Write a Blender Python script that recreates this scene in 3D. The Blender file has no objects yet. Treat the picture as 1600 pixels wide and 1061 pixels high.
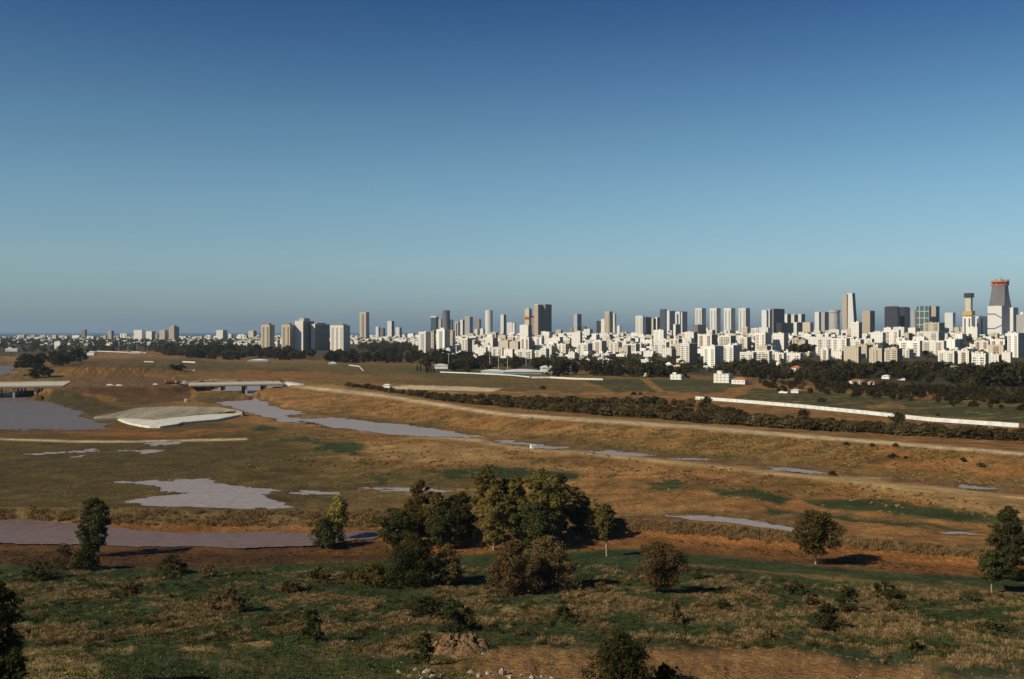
import bpy, math, random
import numpy as np
from mathutils import Vector
R = math.radians
random.seed(7); rng = np.random.default_rng(7)
scene = bpy.context.scene
COL = scene.collection

# ------------------------------------------------------------------ camera, sky, sun, exposure
H, F, HZ = 60.0, 1600.0, 518.0            # eye height, focal length and horizon row in photo pixels
cd = bpy.data.cameras.new("camera"); cam = bpy.data.objects.new("camera", cd); COL.objects.link(cam)
cam.location = (0, 0, H); cam.rotation_euler = (R(90), 0, 0)
cd.sensor_width = 36; cd.lens = 36; cd.shift_y = -12.5/1600
cd.clip_start = 1; cd.clip_end = 200000
scene.camera = cam
SUN_EL = 33.0; SX, SY = -0.83, -0.56       # direction towards the sun on the ground
world = bpy.data.worlds.new("World"); scene.world = world; world.use_nodes = True
nt = world.node_tree; nt.nodes.clear()
wo = nt.nodes.new('ShaderNodeOutputWorld'); bg = nt.nodes.new('ShaderNodeBackground')
sky = nt.nodes.new('ShaderNodeTexSky'); sky.sky_type = 'NISHITA'; sky.sun_disc = False
sky.sun_elevation = R(SUN_EL); sky.sun_rotation = math.atan2(SX, SY)
sky.altitude = 0; sky.air_density = 1.0; sky.dust_density = 0.3; sky.ozone_density = 2.0
tc = nt.nodes.new('ShaderNodeTexCoord'); sp = nt.nodes.new('ShaderNodeSeparateXYZ')
nt.links.new(tc.outputs['Generated'], sp.inputs[0])
rp = nt.nodes.new('ShaderNodeValToRGB'); rp.color_ramp.interpolation = 'B_SPLINE'
mr = nt.nodes.new('ShaderNodeMapRange'); mr.inputs['From Min'].default_value = 0; mr.inputs['From Max'].default_value = 0.4
nt.links.new(sp.outputs['Z'], mr.inputs['Value']); nt.links.new(mr.outputs[0], rp.inputs[0])
SKYRAMP = [(0, (0.26, 0.40, 0.66)), (0.06, (0.37, 0.48, 0.68)), (0.16, (0.53, 0.64, 0.73)), (0.42, (0.50, 0.68, 0.70)), (0.78, (0.09, 0.255, 0.46)), (1, (0.035, 0.155, 0.345))]
els = rp.color_ramp.elements
while len(els) < len(SKYRAMP): els.new(0.5)
for e, (p, c) in zip(els, SKYRAMP): e.position = p; e.color = (*c, 1)
mx = nt.nodes.new('ShaderNodeMixRGB'); mx.blend_type = 'MULTIPLY'; mx.inputs[0].default_value = 1
nt.links.new(sky.outputs[0], mx.inputs[1]); nt.links.new(rp.outputs[0], mx.inputs[2])
nt.links.new(mx.outputs[0], bg.inputs[0]); bg.inputs[1].default_value = 0.1
nt.links.new(bg.outputs[0], wo.inputs[0])
sd = bpy.data.lights.new("sun", 'SUN'); sun = bpy.data.objects.new("sun", sd); COL.objects.link(sun)
sd.energy = 4.2; sd.angle = R(0.5); sd.color = (1.0, 0.88, 0.66)
ce = math.cos(R(SUN_EL)); n = math.hypot(SX, SY)
sun.rotation_euler = Vector((SX/n*ce, SY/n*ce, math.sin(R(SUN_EL)))).to_track_quat('Z', 'Y').to_euler()
sun.location = (-300, -200, 400)
vs = scene.view_settings; vs.view_transform = 'Standard'; vs.look = 'None'; vs.exposure = 0.22; vs.gamma = 1
scene.cycles.max_bounces = 4; scene.cycles.diffuse_bounces = 2; scene.cycles.transparent_max_bounces = 8

# ------------------------------------------------------------------ noise
TAB = rng.random((256, 256))
def vnoise(x, y):
    xi = np.floor(x).astype(int); yi = np.floor(y).astype(int)
    fx = x-xi; fy = y-yi; fx = fx*fx*(3-2*fx); fy = fy*fy*(3-2*fy)
    a = TAB[xi & 255, yi & 255]; b = TAB[(xi+1) & 255, yi & 255]
    c = TAB[xi & 255, (yi+1) & 255]; d = TAB[(xi+1) & 255, (yi+1) & 255]
    return (a*(1-fx)+b*fx)*(1-fy)+(c*(1-fx)+d*fx)*fy
def fbm(x, y, o=4, g=0.5):
    s = 0; a = 1; t = 0
    for k in range(o):
        s = s+a*vnoise(x*2**k+17.3*k, y*2**k+9.1*k); t += a; a *= g
    return s/t

# ------------------------------------------------------------------ materials
def newmat(name):
    m = bpy.data.materials.new(name); m.use_nodes = True; m.node_tree.nodes.clear(); return m
def N(m, t, **kw):
    n = m.node_tree.nodes.new(t)
    for k, v in kw.items(): setattr(n, k, v)
    return n
def L(m, a, b): m.node_tree.links.new(a, b)
def pbsdf(m, rough=0.8, spec=0.3):
    o = N(m, 'ShaderNodeOutputMaterial'); p = N(m, 'ShaderNodeBsdfPrincipled')
    p.inputs['Roughness'].default_value = rough; p.inputs['Specular IOR Level'].default_value = spec
    L(m, p.outputs[0], o.inputs[0]); return p
def mixc(m, fac, a, b, mode='MIX'):
    x = N(m, 'ShaderNodeMixRGB', blend_type=mode)
    for i, v in enumerate((fac, a, b)):
        if hasattr(v, 'links'): L(m, v, x.inputs[i])
        else: x.inputs[i].default_value = v if i == 0 else (*v, 1)
    return x.outputs[0]
def noise(m, scale, detail=4, coord='Object', rough=0.6, vec=None):
    t = N(m, 'ShaderNodeTexCoord'); n = N(m, 'ShaderNodeTexNoise')
    n.inputs['Scale'].default_value = scale; n.inputs['Detail'].default_value = detail; n.inputs['Roughness'].default_value = rough
    if vec:
        mp = N(m, 'ShaderNodeMapping'); mp.inputs['Scale'].default_value = vec
        L(m, t.outputs[coord], mp.inputs[0]); L(m, mp.outputs[0], n.inputs['Vector'])
    else: L(m, t.outputs[coord], n.inputs['Vector'])
    return n.outputs['Fac']
def ramp(m, val, lo, hi, a=0.0, b=1.0):
    r = N(m, 'ShaderNodeMapRange'); r.inputs['From Min'].default_value = lo; r.inputs['From Max'].default_value = hi
    r.inputs['To Min'].default_value = a; r.inputs['To Max'].default_value = b
    L(m, val, r.inputs['Value']); return r.outputs[0]
def plain(name, c, rough=0.8, var=0.25, scale=0.5, spec=0.3):
    m = newmat(name); p = pbsdf(m, rough, spec)
    f = ramp(m, noise(m, scale), 0.3, 0.7)
    L(m, mixc(m, f, tuple(v*(1-var) for v in c), tuple(min(1, v*(1+var)) for v in c)), p.inputs['Base Color'])
    return m
def leafmat(name, c1, c2, c3, scale=0.35):
    m = newmat(name); o = N(m, 'ShaderNodeOutputMaterial')
    f = ramp(m, noise(m, scale, 3), 0.35, 0.65); g = ramp(m, noise(m, scale*6, 2), 0.4, 0.6)
    oi = N(m, 'ShaderNodeObjectInfo')
    c = mixc(m, f, c1, c2); c = mixc(m, ramp(m, noise(m, scale*6, 2), 0.45, 0.75), c, c3)
    hv = N(m, 'ShaderNodeHueSaturation'); L(m, c, hv.inputs['Color'])
    L(m, ramp(m, oi.outputs['Random'], 0, 1, 0.7, 1.3), hv.inputs['Value'])
    L(m, ramp(m, oi.outputs['Random'], 0, 1, 0.49, 0.51), hv.inputs['Hue'])
    d = N(m, 'ShaderNodeBsdfDiffuse'); t = N(m, 'ShaderNodeBsdfTranslucent'); s = N(m, 'ShaderNodeMixShader')
    s.inputs[0].default_value = 0.2
    L(m, hv.outputs[0], d.inputs[0]); L(m, hv.outputs[0], t.inputs[0])
    L(m, d.outputs[0], s.inputs[1]); L(m, t.outputs[0], s.inputs[2]); L(m, s.outputs[0], o.inputs[0])
    return m
M = {}
M['bark'] = plain('bark', (0.10, 0.075, 0.05), 0.9, 0.3, 1.5)
M['pale_bark'] = plain('pale_bark', (0.30, 0.26, 0.20), 0.9, 0.3, 1.5)
M['leaf_olive'] = leafmat('leaf_olive', (0.065, 0.058, 0.019), (0.128, 0.100, 0.030), (0.215, 0.160, 0.046))
M['leaf_dark'] = leafmat('leaf_dark', (0.032, 0.038, 0.014), (0.064, 0.067, 0.024), (0.112, 0.096, 0.032))
M['leaf_yellow'] = leafmat('leaf_yellow', (0.169, 0.143, 0.039), (0.273, 0.221, 0.058), (0.338, 0.260, 0.078))
M['leaf_brown'] = leafmat('leaf_brown', (0.085, 0.062, 0.028), (0.139, 0.096, 0.040), (0.202, 0.132, 0.054))
M['leaf_far'] = leafmat('leaf_far', (0.027, 0.027, 0.010), (0.062, 0.053, 0.019), (0.105, 0.078, 0.028), 0.12)
M['leaf_hedge'] = leafmat('leaf_hedge', (0.058, 0.049, 0.021), (0.111, 0.086, 0.036), (0.169, 0.117, 0.052), 0.12)
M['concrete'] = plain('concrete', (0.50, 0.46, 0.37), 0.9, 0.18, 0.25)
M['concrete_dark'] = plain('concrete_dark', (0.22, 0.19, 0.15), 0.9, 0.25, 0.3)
M['white_wall'] = plain('white_wall', (0.66, 0.68, 0.66), 0.7, 0.08, 0.1)
M['wall_panels'] = plain('wall_panels', (0.60, 0.63, 0.62), 0.7, 0.22, 0.35)
M['steel'] = plain('steel', (0.45, 0.45, 0.45), 0.5, 0.1)
M['dark'] = plain('dark', (0.035, 0.035, 0.045), 0.35, 0.2, 0.2, 0.5)
M['orange'] = plain('orange', (0.50, 0.17, 0.08), 0.6, 0.2)
M['yellow'] = plain('yellow', (0.46, 0.34, 0.11), 0.6, 0.2)
M['tile'] = plain('tile', (0.42, 0.16, 0.07), 0.85, 0.2)
M['roof'] = plain('roof', (0.55, 0.52, 0.46), 0.9, 0.35, 0.15)
M['blue'] = plain('blue', (0.20, 0.38, 0.52), 0.6, 0.15)
M['rock'] = plain('rock', (0.36, 0.33, 0.27), 0.9, 0.35, 0.8)
M['rubble_stone'] = plain('rubble_stone', (0.25, 0.19, 0.12), 0.95, 0.5, 0.6)
M['rubble_soil'] = plain('rubble_soil', (0.15, 0.09, 0.045), 0.95, 0.7, 1.6)
M['white_roof'] = plain('white_roof', (0.70, 0.72, 0.72), 0.6, 0.15, 0.05)

def facade(name, wall, win, fx=3.4, fz=3.1, wx=0.45, wz=0.42, groups=0.0, rough=0.7, winrough=0.2):
    m = newmat(name); p = pbsdf(m, rough, 0.3)
    uv = N(m, 'ShaderNodeUVMap'); s = N(m, 'ShaderNodeSeparateXYZ'); L(m, uv.outputs[0], s.inputs[0])
    def saw(out, per, frac, off=0.0):
        a = N(m, 'ShaderNodeMath', operation='MULTIPLY_ADD'); a.inputs[1].default_value = 1/per; a.inputs[2].default_value = off; L(m, out, a.inputs[0])
        b = N(m, 'ShaderNodeMath', operation='FRACT'); L(m, a.outputs[0], b.inputs[0])
        c = N(m, 'ShaderNodeMath', operation='LESS_THAN'); c.inputs[1].default_value = frac; L(m, b.outputs[0], c.inputs[0])
        return c.outputs[0]
    def mul(a, b):
        c = N(m, 'ShaderNodeMath', operation='MULTIPLY'); L(m, a, c.inputs[0]); L(m, b, c.inputs[1]); return c.outputs[0]
    k = mul(saw(s.outputs[0], fx, wx, .3), saw(s.outputs[1], fz, wz, .2))
    if groups: k = mul(k, saw(s.outputs[0], groups, 0.55, .2))
    f = ramp(m, noise(m, 0.08, 5), 0.3, 0.7)
    g = ramp(m, noise(m, 0.6, 2, vec=(1, 1, 0.15)), 0.35, 0.7)
    base = mixc(m, f, tuple(v*0.86 for v in wall), wall)
    base = mixc(m, g, tuple(v*0.9 for v in wall), base)
    oi = N(m, 'ShaderNodeObjectInfo'); hv = N(m, 'ShaderNodeHueSaturation'); L(m, base, hv.inputs['Color'])
    L(m, ramp(m, oi.outputs['Random'], 0, 1, 0.84, 1.06), hv.inputs['Value'])
    L(m, mixc(m, k, hv.outputs[0], win), p.inputs['Base Color'])
    return m
M['f_white'] = facade('facade_white', (0.84, 0.82, 0.77), (0.30, 0.27, 0.23), 4.2, 3.1, 0.4, 0.42)
M['f_white_plain'] = facade('facade_white_plain', (0.86, 0.85, 0.81), (0.28, 0.25, 0.22), 5.2, 3.1, 0.3, 0.42, 14)
M['f_cream'] = facade('facade_cream', (0.62, 0.55, 0.43), (0.20, 0.16, 0.12), 3.8, 3.1, 0.4, 0.45)
M['f_beige'] = facade('facade_beige', (0.48, 0.40, 0.30), (0.16, 0.12, 0.09), 3.6, 3.1, 0.42, 0.5)
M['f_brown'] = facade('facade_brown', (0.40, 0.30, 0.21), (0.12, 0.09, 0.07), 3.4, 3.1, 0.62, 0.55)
M['f_balcony'] = facade('facade_balcony', (0.68, 0.62, 0.52), (0.12, 0.09, 0.07), 5.5, 3.1, 0.7, 0.58)
M['f_grey'] = facade('facade_grey', (0.47, 0.46, 0.44), (0.22, 0.23, 0.24), 3.2, 3.6, 0.6, 0.5)
M['f_pale'] = facade('facade_pale', (0.72, 0.72, 0.69), (0.44, 0.45, 0.45), 3.2, 3.4, 0.5, 0.45)
M['f_glass'] = facade('facade_glass', (0.10, 0.12, 0.14), (0.045, 0.06, 0.075), 3.0, 3.8, 0.8, 0.75, 0, 0.3)
M['f_black'] = facade('facade_black', (0.055, 0.055, 0.065), (0.02, 0.022, 0.03), 3.0, 3.8, 0.7, 0.7, 0, 0.4)
M['f_greenglass'] = facade('facade_green_glass', (0.50, 0.50, 0.46), (0.07, 0.12, 0.12), 20, 26, 0.85, 0.9, 0, 0.4)
M['f_dusk'] = facade('facade_dusk', (0.19, 0.18, 0.19), (0.09, 0.09, 0.10), 3.2, 3.6, 0.6, 0.5)

# ------------------------------------------------------------------ object helpers
def link(o, parent=None):
    COL.objects.link(o)
    if parent: o.parent = parent
    return o
def mesh(name, verts, faces, mats, parent=None, midx=None, uvs=None, smooth=False, cols=None):
    me = bpy.data.meshes.new(name)
    if isinstance(faces, np.ndarray):
        v = np.asarray(verts, np.float32); k = faces.shape[1]
        me.vertices.add(len(v)); me.vertices.foreach_set('co', v.ravel())
        me.loops.add(faces.size); me.loops.foreach_set('vertex_index', faces.ravel().astype(np.int32))
        me.polygons.add(len(faces)); me.polygons.foreach_set('loop_start', np.arange(0, faces.size, k, dtype=np.int32))
        me.update(calc_edges=True)
    else:
        me.from_pydata([tuple(v) for v in verts], [], faces)
    if uvs is not None:
        ul = me.uv_layers.new(name='UVMap'); ul.data.foreach_set('uv', np.asarray(uvs, np.float32).ravel())
    if midx is not None: me.polygons.foreach_set('material_index', np.asarray(midx, np.int32))
    if smooth: me.polygons.foreach_set('use_smooth', [True]*len(me.polygons))
    for m in (mats if isinstance(mats, (list, tuple)) else [mats]): me.materials.append(m)
    if cols is not None:
        ca = me.color_attributes.new('Col', 'FLOAT_COLOR', 'POINT')
        ca.data.foreach_set('color', np.c_[cols, np.ones(len(cols))].astype(np.float32).ravel())
    o = bpy.data.objects.new(name, me); link(o, parent)
    return o
def empty(name, loc, rz=0):
    o = bpy.data.objects.new(name, None); o.location = loc; o.rotation_euler = (0, 0, rz); o.empty_display_size = 2
    return link(o)
def tag(o, label=None, cat=None, group=None, kind=None):
    if label: o['label'] = label
    if cat: o['category'] = cat
    if group: o['group'] = group
    if kind: o['kind'] = kind
    return o

class MB:
    """collects boxes and tubes into one mesh, walls get metric UVs"""
    def __init__(s): s.v = []; s.f = []; s.uv = []; s.mi = []
    def poly(s, pts, mi=0, uv=None):
        i = len(s.v); s.v += [tuple(p) for p in pts]; s.f.append(tuple(range(i, i+len(pts))))
        s.uv += uv if uv else [(p[0]+p[1], p[2]) for p in pts]; s.mi.append(mi)
    def prism(s, ring0, ring1, z0, z1, mis=(0,), top=1, bottom=False):
        n = len(ring0); u = 0
        for k in range(n):
            a, b = ring0[k], ring0[(k+1) % n]; c, d = ring1[(k+1) % n], ring1[k]
            l = math.dist(a, b); mi = mis[k % len(mis)]
            s.poly([(*a, z0), (*b, z0), (*c, z1), (*d, z1)], mi, [(u, z0), (u+l, z0), (u+l, z1), (u, z1)]); u += l
        if top is not None: s.poly([(*p, z1) for p in ring1], top)
        if bottom: s.poly([(*p, z0) for p in reversed(ring0)], top or 0)
    def box(s, cx, cy, w, d, z0, z1, mis=(0,), top=1, taper=1.0, bottom=False):
        r = lambda k: [(cx-w/2*k, cy-d/2*k), (cx+w/2*k, cy-d/2*k), (cx+w/2*k, cy+d/2*k), (cx-w/2*k, cy+d/2*k)]
        s.prism(r(1), r(taper), z0, z1, mis, top, bottom)
    def cyl(s, cx, cy, r0, r1, z0, z1, n=20, mi=0, top=1, sx=1.0, sy=1.0):
        r = lambda q: [(cx+q*sx*math.cos(2*math.pi*k/n), cy+q*sy*math.sin(2*math.pi*k/n)) for k in range(n)]
        s.prism(r(r0), r(r1), z0, z1, (mi,), top)
    def tube(s, p, q, r0, r1, n=6, mi=0):
        p = Vector(p); q = Vector(q); d = (q-p).normalized()
        a = d.orthogonal().normalized(); b = d.cross(a)
        P = [p+(a*math.cos(t)+b*math.sin(t))*r0 for t in [2*math.pi*k/n for k in range(n)]]
        Q = [q+(a*math.cos(t)+b*math.sin(t))*r1 for t in [2*math.pi*k/n for k in range(n)]]
        for k in range(n): s.poly([P[k], P[(k+1) % n], Q[(k+1) % n], Q[k]], mi)
        s.poly(list(reversed(P)), mi); s.poly(Q, mi)
    def build(s, name, mats, parent=None, smooth=False):
        return mesh(name, s.v, s.f, mats, parent, s.mi, s.uv, smooth)

# ------------------------------------------------------------------ terrain
K = np.array([-600, 0, 200, 400, 600, 800, 1000, 1200, 1400, 1600, 2200.])
c11 = lambda v: np.full(11, float(v))
A = lambda *v: np.array(v, float)
FEAT = [  # (photo row, height) of each crest and foot line, near to far
 (c11(1061), c11(16)), (c11(1000), c11(10.3)), (A(960,955,950,945,945,950,955,965,970,975,990), c11(6)),
 (A(882,882,884,886,886,888,890,900,912,918,945), c11(0.8)),
 (A(856,857,860,860,856,856,860,872,889,902,934), c11(-1.2)),
 (A(805,812,822,830,832,835,838,853,872,888,920), c11(-1)),
 (A(790,792,795,797,800,803,810,826,846,858,885), c11(1.8)),
 (A(780,782,786,792,795,797,803,816,836,848,875), c11(0.4)),
 (A(730,735,735,740,755,768,778,796,815,832,850), c11(0.6)),
 (A(690,690,688,672,682,701,716,738,760,790,830), A(1,1,1,2,4,5,5,5,5,5,5)),
 (A(672,672,668,660,676,698,711,733,753,772,810), A(0,0,0,0,1.5,2,2,2,2,2,2)),
 (A(640,640,640,635,652,685,703,724,744,762,798), A(0,0,0,.3,2,2.5,2.5,2.5,2.5,2.5,2.5)),
 (A(600,600,605,607,618,648,663,677,693,709,740), A(2,2,3,5,9,10,10,10,10,10,10)),
 (A(595,596,600,602,611,638,654,668,681,691,715), A(2,2,3,4,7,7,7,7,7,7,7)),
]
HK = np.array([-600, 450, 640, 1000, 1300, 2200.])
HILL = [(1420, [5,5,5,5,5,5]), (1650, [4,4,5,6,6,6]), (2200, [4,5,9,15,20,20]), (3000, [8,9,18,27,35,35]),
        (4000, [12,14,26,36,43,43]), (5500, [20,20,30,40,46,46]), (8000, [25,25,30,35,40,40]), (9600, [-12]*6), (61000, [-14]*6)]
q = np.concatenate([np.array([3200, 2400, 1900, 1500, 1250, 1050, 950, 850, 780, 720, 680, 650, 630]), np.arange(612, 90, -1.1), np.arange(90, 14, -1.0), np.array([13, 12, 11, 10.5, 10, 9, 8, 7, 6, 5, 4, 3, 2, 1.6])])
YR = H*F/q; PX = np.concatenate([np.arange(-600, 0, 6.0), np.arange(0, 1600, 2.0), np.arange(1600, 2201, 6.0)])
nr, nc = len(YR), len(PX)
Z = np.zeros((nr, nc))
for j, px in enumerate(PX):
    ys = [20, 30, 60, 100]; zs = [50, 46.5, 33, 21.8]
    for py, z in FEAT:
        zz = np.interp(px, K, z); pp = np.interp(px, K, py); ys.append((H-zz)*F/(pp-HZ)); zs.append(zz)
    for d, hs in HILL: ys.append(d); zs.append(np.interp(px, HK, hs))
    Z[:, j] = np.interp(YR, ys, zs)
for _ in range(2):                           # soften the creases
    Z[1:-1] = (Z[:-2]+2*Z[1:-1]+Z[2:])/4
XG = (PX[None, :]-800)/F*YR[:, None]; YG = np.repeat(YR[:, None], nc, 1)
def bump(px, py, z, rx, ry, h):
    y = (H-z)*F/(py-HZ); x = (px-800)/F*y
    return h*np.exp(-((XG-x)/rx)**4-((YG-y)/ry)**2)
Z += bump(190, 588, 2, 80, 48, 12)            # ploughed mound on the left
Z += bump(600, 725, 1, 60, 35, 2.0)
def ridge(pxa, ya, pxb, yb, hgt, flat, fall, fx=25):
    """raised road embankment between two points, level on top"""
    global Z
    xa = (pxa-800)/F*ya; xb = (pxb-800)/F*yb; t = (XG-xa)/(xb-xa); yc = ya+(yb-ya)*np.clip(t, 0, 1)
    d = np.maximum(np.abs(YG-yc)-flat, 0)/fall; e = np.maximum(np.maximum(xa-XG, XG-xb), 0)/fx
    k = np.clip(1-np.hypot(d, e), 0, 1); k = k*k*(3-2*k)
    Z = np.maximum(Z, Z*(1-k)+hgt*k)
ridge(102, 952, 292, 1022, 9.2, 40, 62, 17); ridge(463, 1020, 560, 960, 7.4, 30, 60, 10)
Z += (fbm(XG/9, YG/9, 4)-.5)*2.2*np.clip((300-YG)/60, 0, 1)
Z += (fbm(XG/2.6, YG/2.6, 3, .6)-.5)*1.1*np.clip((268-YG)/30, 0, 1)*np.clip((YG-60)/60, 0, 1)
Z += (fbm(XG/28, YG/28, 4)-.5)*0.9*np.clip((1200-YG)/200, 0.0, 1)
def inpoly(px, py, poly):
    ins = np.zeros(px.shape, bool); n = len(poly)
    for i in range(n):
        x0, y0 = poly[i]; x1, y1 = poly[(i+1) % n]
        if y0 == y1: continue
        c = ((y0 > py) != (y1 > py)) & (px < (x1-x0)*(py-y0)/(y1-y0)+x0); ins ^= c
    return ins
def sdist(px, py, poly, closed=True, sy=1.0):
    """distance in photo pixels (rows stretched by sy) to an outline, negative inside"""
    d = np.full(px.shape, 1e9); n = len(poly)
    for i in range(n if closed else n-1):
        x0, y0 = poly[i]; x1, y1 = poly[(i+1) % n]; ex, ey = x1-x0, (y1-y0)*sy
        wx, wy = px-x0, (py-y0)*sy; t = np.clip((wx*ex+wy*ey)/(ex*ex+ey*ey+1e-9), 0, 1)
        d = np.minimum(d, np.hypot(wx-t*ex, wy-t*ey))
    if closed: d = np.where(inpoly(px, py, poly), -d, d)
    return d
# bodies of flood water: outline in photo pixels, level
WATER = [
 ('flood_water', [(-500,606),(0,612),(22,615),(50,624),(95,633),(118,645),(170,669),(120,672),(60,671),(0,672),(-500,680)], 0.0),
 ('pond', [(-400,560),(0,569),(26,573),(22,580),(14,586),(-60,592),(-400,592)], 2.2),
 ('river', [(322,613),(345,602),(440,601),(452,606),(420,612),(395,617),(400,622),(426,632),(446,640),(482,646),(452,650),(500,656),(482,661),(440,658),(400,650),(372,641),(335,629),(390,624),(385,617)], 0.0),
 ('channel_water', [(472,656),(520,654),(556,657),(600,660),(660,667),(700,673),(755,683),(735,685),(690,683),(640,681),(600,678),(560,673),(520,668)], 1.4),
 ('puddle', [(768,689),(810,691),(840,694),(885,701),(850,701),(800,695)], 2.2),
 ('puddle', [(908,705),(950,704),(985,707),(1025,713),(985,715),(940,711)], 2.2),
 ('puddle', [(1050,716),(1095,717),(1105,720),(1060,719)], 2.2),
 ('puddle', [(1190,730),(1240,732),(1302,739),(1290,741),(1230,738)], 2.2),
 ('puddle', [(1480,755),(1520,758),(1562,763),(1530,766),(1500,762)], 2.2),
 ('flood_puddle', [(175,753),(250,750),(345,749),(340,753),(360,756),(375,762),(420,761),(416,773),(402,776),(425,781),(460,792),(400,795),(280,793),(230,788),(180,787),(195,780),(262,776),(300,770),(275,770),(252,768),(225,758)], 0.35),
 ('canal_water', [(-500,800),(0,810),(120,818),(200,828),(280,834),(420,831),(500,836),(560,829),(606,831),(590,843),(530,848),(470,854),(380,856),(280,855),(140,851),(0,849),(-500,846)], -0.8),
 ('flooded_furrow', [(1043,806),(1080,806),(1130,808),(1180,815),(1240,825),(1310,838),(1385,846),(1350,850),(1290,842),(1230,832),(1120,815)], 0.5),
 ('puddle', [(565,763),(640,763),(705,766),(690,768),(600,767)], 0.6),
 ('puddle', [(225,694),(250,691),(278,690),(285,694),(250,698)], 0.9),
 ('puddle', [(100,705),(165,703),(160,706),(110,708)], 0.9),
 ('puddle', [(30,710),(108,705),(105,707),(50,712)], 0.9),
 ('puddle', [(95,714),(125,711),(122,713),(100,716)], 0.9),
 ('puddle', [(440,768),(480,767),(530,770),(500,772),(450,771)], 0.6),
 ('puddle', [(1460,831),(1500,832),(1530,836),(1490,835)], 0.7),
 ('puddle', [(200,705),(255,703),(262,706),(210,708)], 0.9),
]
PXG = np.repeat(PX[None, :], nr, 0); WET = np.zeros((nr, nc))
for name, poly, wz in WATER:
    PYW = HZ+(H-wz)*F/YG                       # row at which each column point would meet the level
    jx = (fbm(XG/14, YG/14, 5, .6)-.5)*(80 if 'puddle' in name else 46); jy = (fbm(XG/11+50, YG/9, 5, .6)-.5)*(8 if 'puddle' in name else 5)+(fbm(XG/5+50, YG/3, 3)-.5)*3.0
    sy = 6.0 if name == 'puddle' else 4.0
    d = sdist(PXG+jx, PYW+jy, poly, sy=sy)
    k = np.clip(1-d/10, 0, 1); WET = np.maximum(WET, np.clip(1-d/9, 0, 1))
    nz_ = (fbm(XG/5+31, YG/4, 4, .6)-.5)*(1.1 if 'puddle' in name or 'furrow' in name else .75)
    dep = np.clip(-d/14, 0, 1)*0.30; k2_ = np.clip(1+d/40, 0.12, 1)
    Z = np.where(d < 0, np.minimum(Z, wz-0.02-dep+nz_*.45*k2_), Z*(1-k)+(np.minimum(Z, wz+0.03*d+nz_*.2))*k)
PYG = HZ+(H-Z)*F/YG
def zt(x, y):
    """terrain height"""
    px = np.clip(800+F*x/y, PX[0], PX[-1]-1e-3); y = min(max(y, YR[0]), YR[-1]-1)
    j = int(np.searchsorted(PX, px)-1); i = int(np.searchsorted(YR, y)-1); j = max(0, j); i = max(0, i)
    a = (px-PX[j])/(PX[j+1]-PX[j]); b = (y-YR[i])/(YR[i+1]-YR[i])
    return float((Z[i, j]*(1-a)+Z[i, j+1]*a)*(1-b)+(Z[i+1, j]*(1-a)+Z[i+1, j+1]*a)*b)
def gnd(px, py):
    """point of the ground seen at a photo pixel"""
    j = int(np.clip(np.searchsorted(PX, px), 0, nc-1)); col = PYG[:, j]
    i = int(np.argmax(col <= py)); i = max(1, i)
    t = (col[i-1]-py)/(col[i-1]-col[i]+1e-9); y = YR[i-1]+(YR[i]-YR[i-1])*min(1, max(0, t))
    x = (px-800)/F*y
    return x, y, zt(x, y)

# --- ground cover colours
SOIL = (0.250, 0.108, 0.032); OCHRE = (0.32, 0.165, 0.054); TAN = (0.40, 0.26, 0.105); OLIVE = (0.120, 0.090, 0.030); GREEN = (0.044, 0.060, 0.021)
PALE = (0.50, 0.38, 0.22); DRY = (0.185, 0.13, 0.055); DSOIL = (0.085, 0.043, 0.017); MUD = (0.13, 0.085, 0.045)
C = np.zeros((nr, nc, 3)); C[:] = OCHRE
n1 = fbm(XG/35, YG/35, 5); n2 = fbm(XG/9+40, YG/9, 4); n3 = fbm(XG/120+9, YG/60, 4); n4 = fbm(XG/60+3, YG/12+90, 4)
def blend(mask, col):
    global C
    C = C*(1-mask[..., None])+np.array(col)*mask[..., None]
def sm(v, a, b): t = np.clip((v-a)/(b-a), 0, 1); return t*t*(3-2*t)
def paint(poly, col, soft=6, amt=1.0, nz=14, sy=3.0):
    jx = (n1-.5)*nz*2; jy = (n2-.5)*nz*0.5
    d = sdist(PXG+jx, PYG+jy, poly, sy=sy)
    blend(sm(-d, -soft, soft)*amt, col)
def stroke(line, w, col, soft=2.0, amt=1.0, sy=1.0):
    d = sdist(PXG, PYG+(n2-.5)*1.2, line, closed=False, sy=sy)
    blend(sm(-d, -w-soft, -w+soft)*amt, col); return d
def band(y0, y1, col, soft=8, amt=1.0):
    ya = np.interp(PXG, K, y0) if hasattr(y0, '__len__') else y0; yb = np.interp(PXG, K, y1) if hasattr(y1, '__len__') else y1
    p = PYG+(n1-.5)*soft*1.5
    blend(sm(p, ya-soft/2, ya+soft/2)*(1-sm(p, yb-soft/2, yb+soft/2))*amt, col)
blend(sm(n3, .42, .6)*.6, SOIL); blend(sm(n4, .5, .68)*.5, OLIVE)
band(562, 600, OLIVE, 6, .55); band([480]*11, [556,556,556,560,562,574,584,588,594,604,604], (0.070, 0.058, 0.030), 6)
paint([(420,568),(720,572),(800,582),(640,586),(430,580)], OLIVE, 5, .9)
paint([(300,572),(470,575),(480,582),(310,580)], (0.06, 0.066, 0.024), 3, .6)
paint([(620,574),(760,578),(840,590),(700,592),(640,584)], (0.07, 0.075, 0.028), 4, .6)
paint([(380,578),(520,584),(470,590),(380,588)], SOIL, 3, .9)
paint([(560,592),(900,600),(1000,612),(800,612),(640,600)], OLIVE, 5, .8)
paint([(640,585),(900,590),(830,604),(700,600)], OLIVE, 5, .5)
paint([(90,560),(300,560),(420,572),(260,578),(120,575)], (0.075,0.07,0.028), 5, .7)
paint([(100,548),(330,550),(330,558),(100,556)], OCHRE, 3, .6)
paint([(80,590),(300,590),(330,606),(80,612)], MUD, 4, .7)
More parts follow.
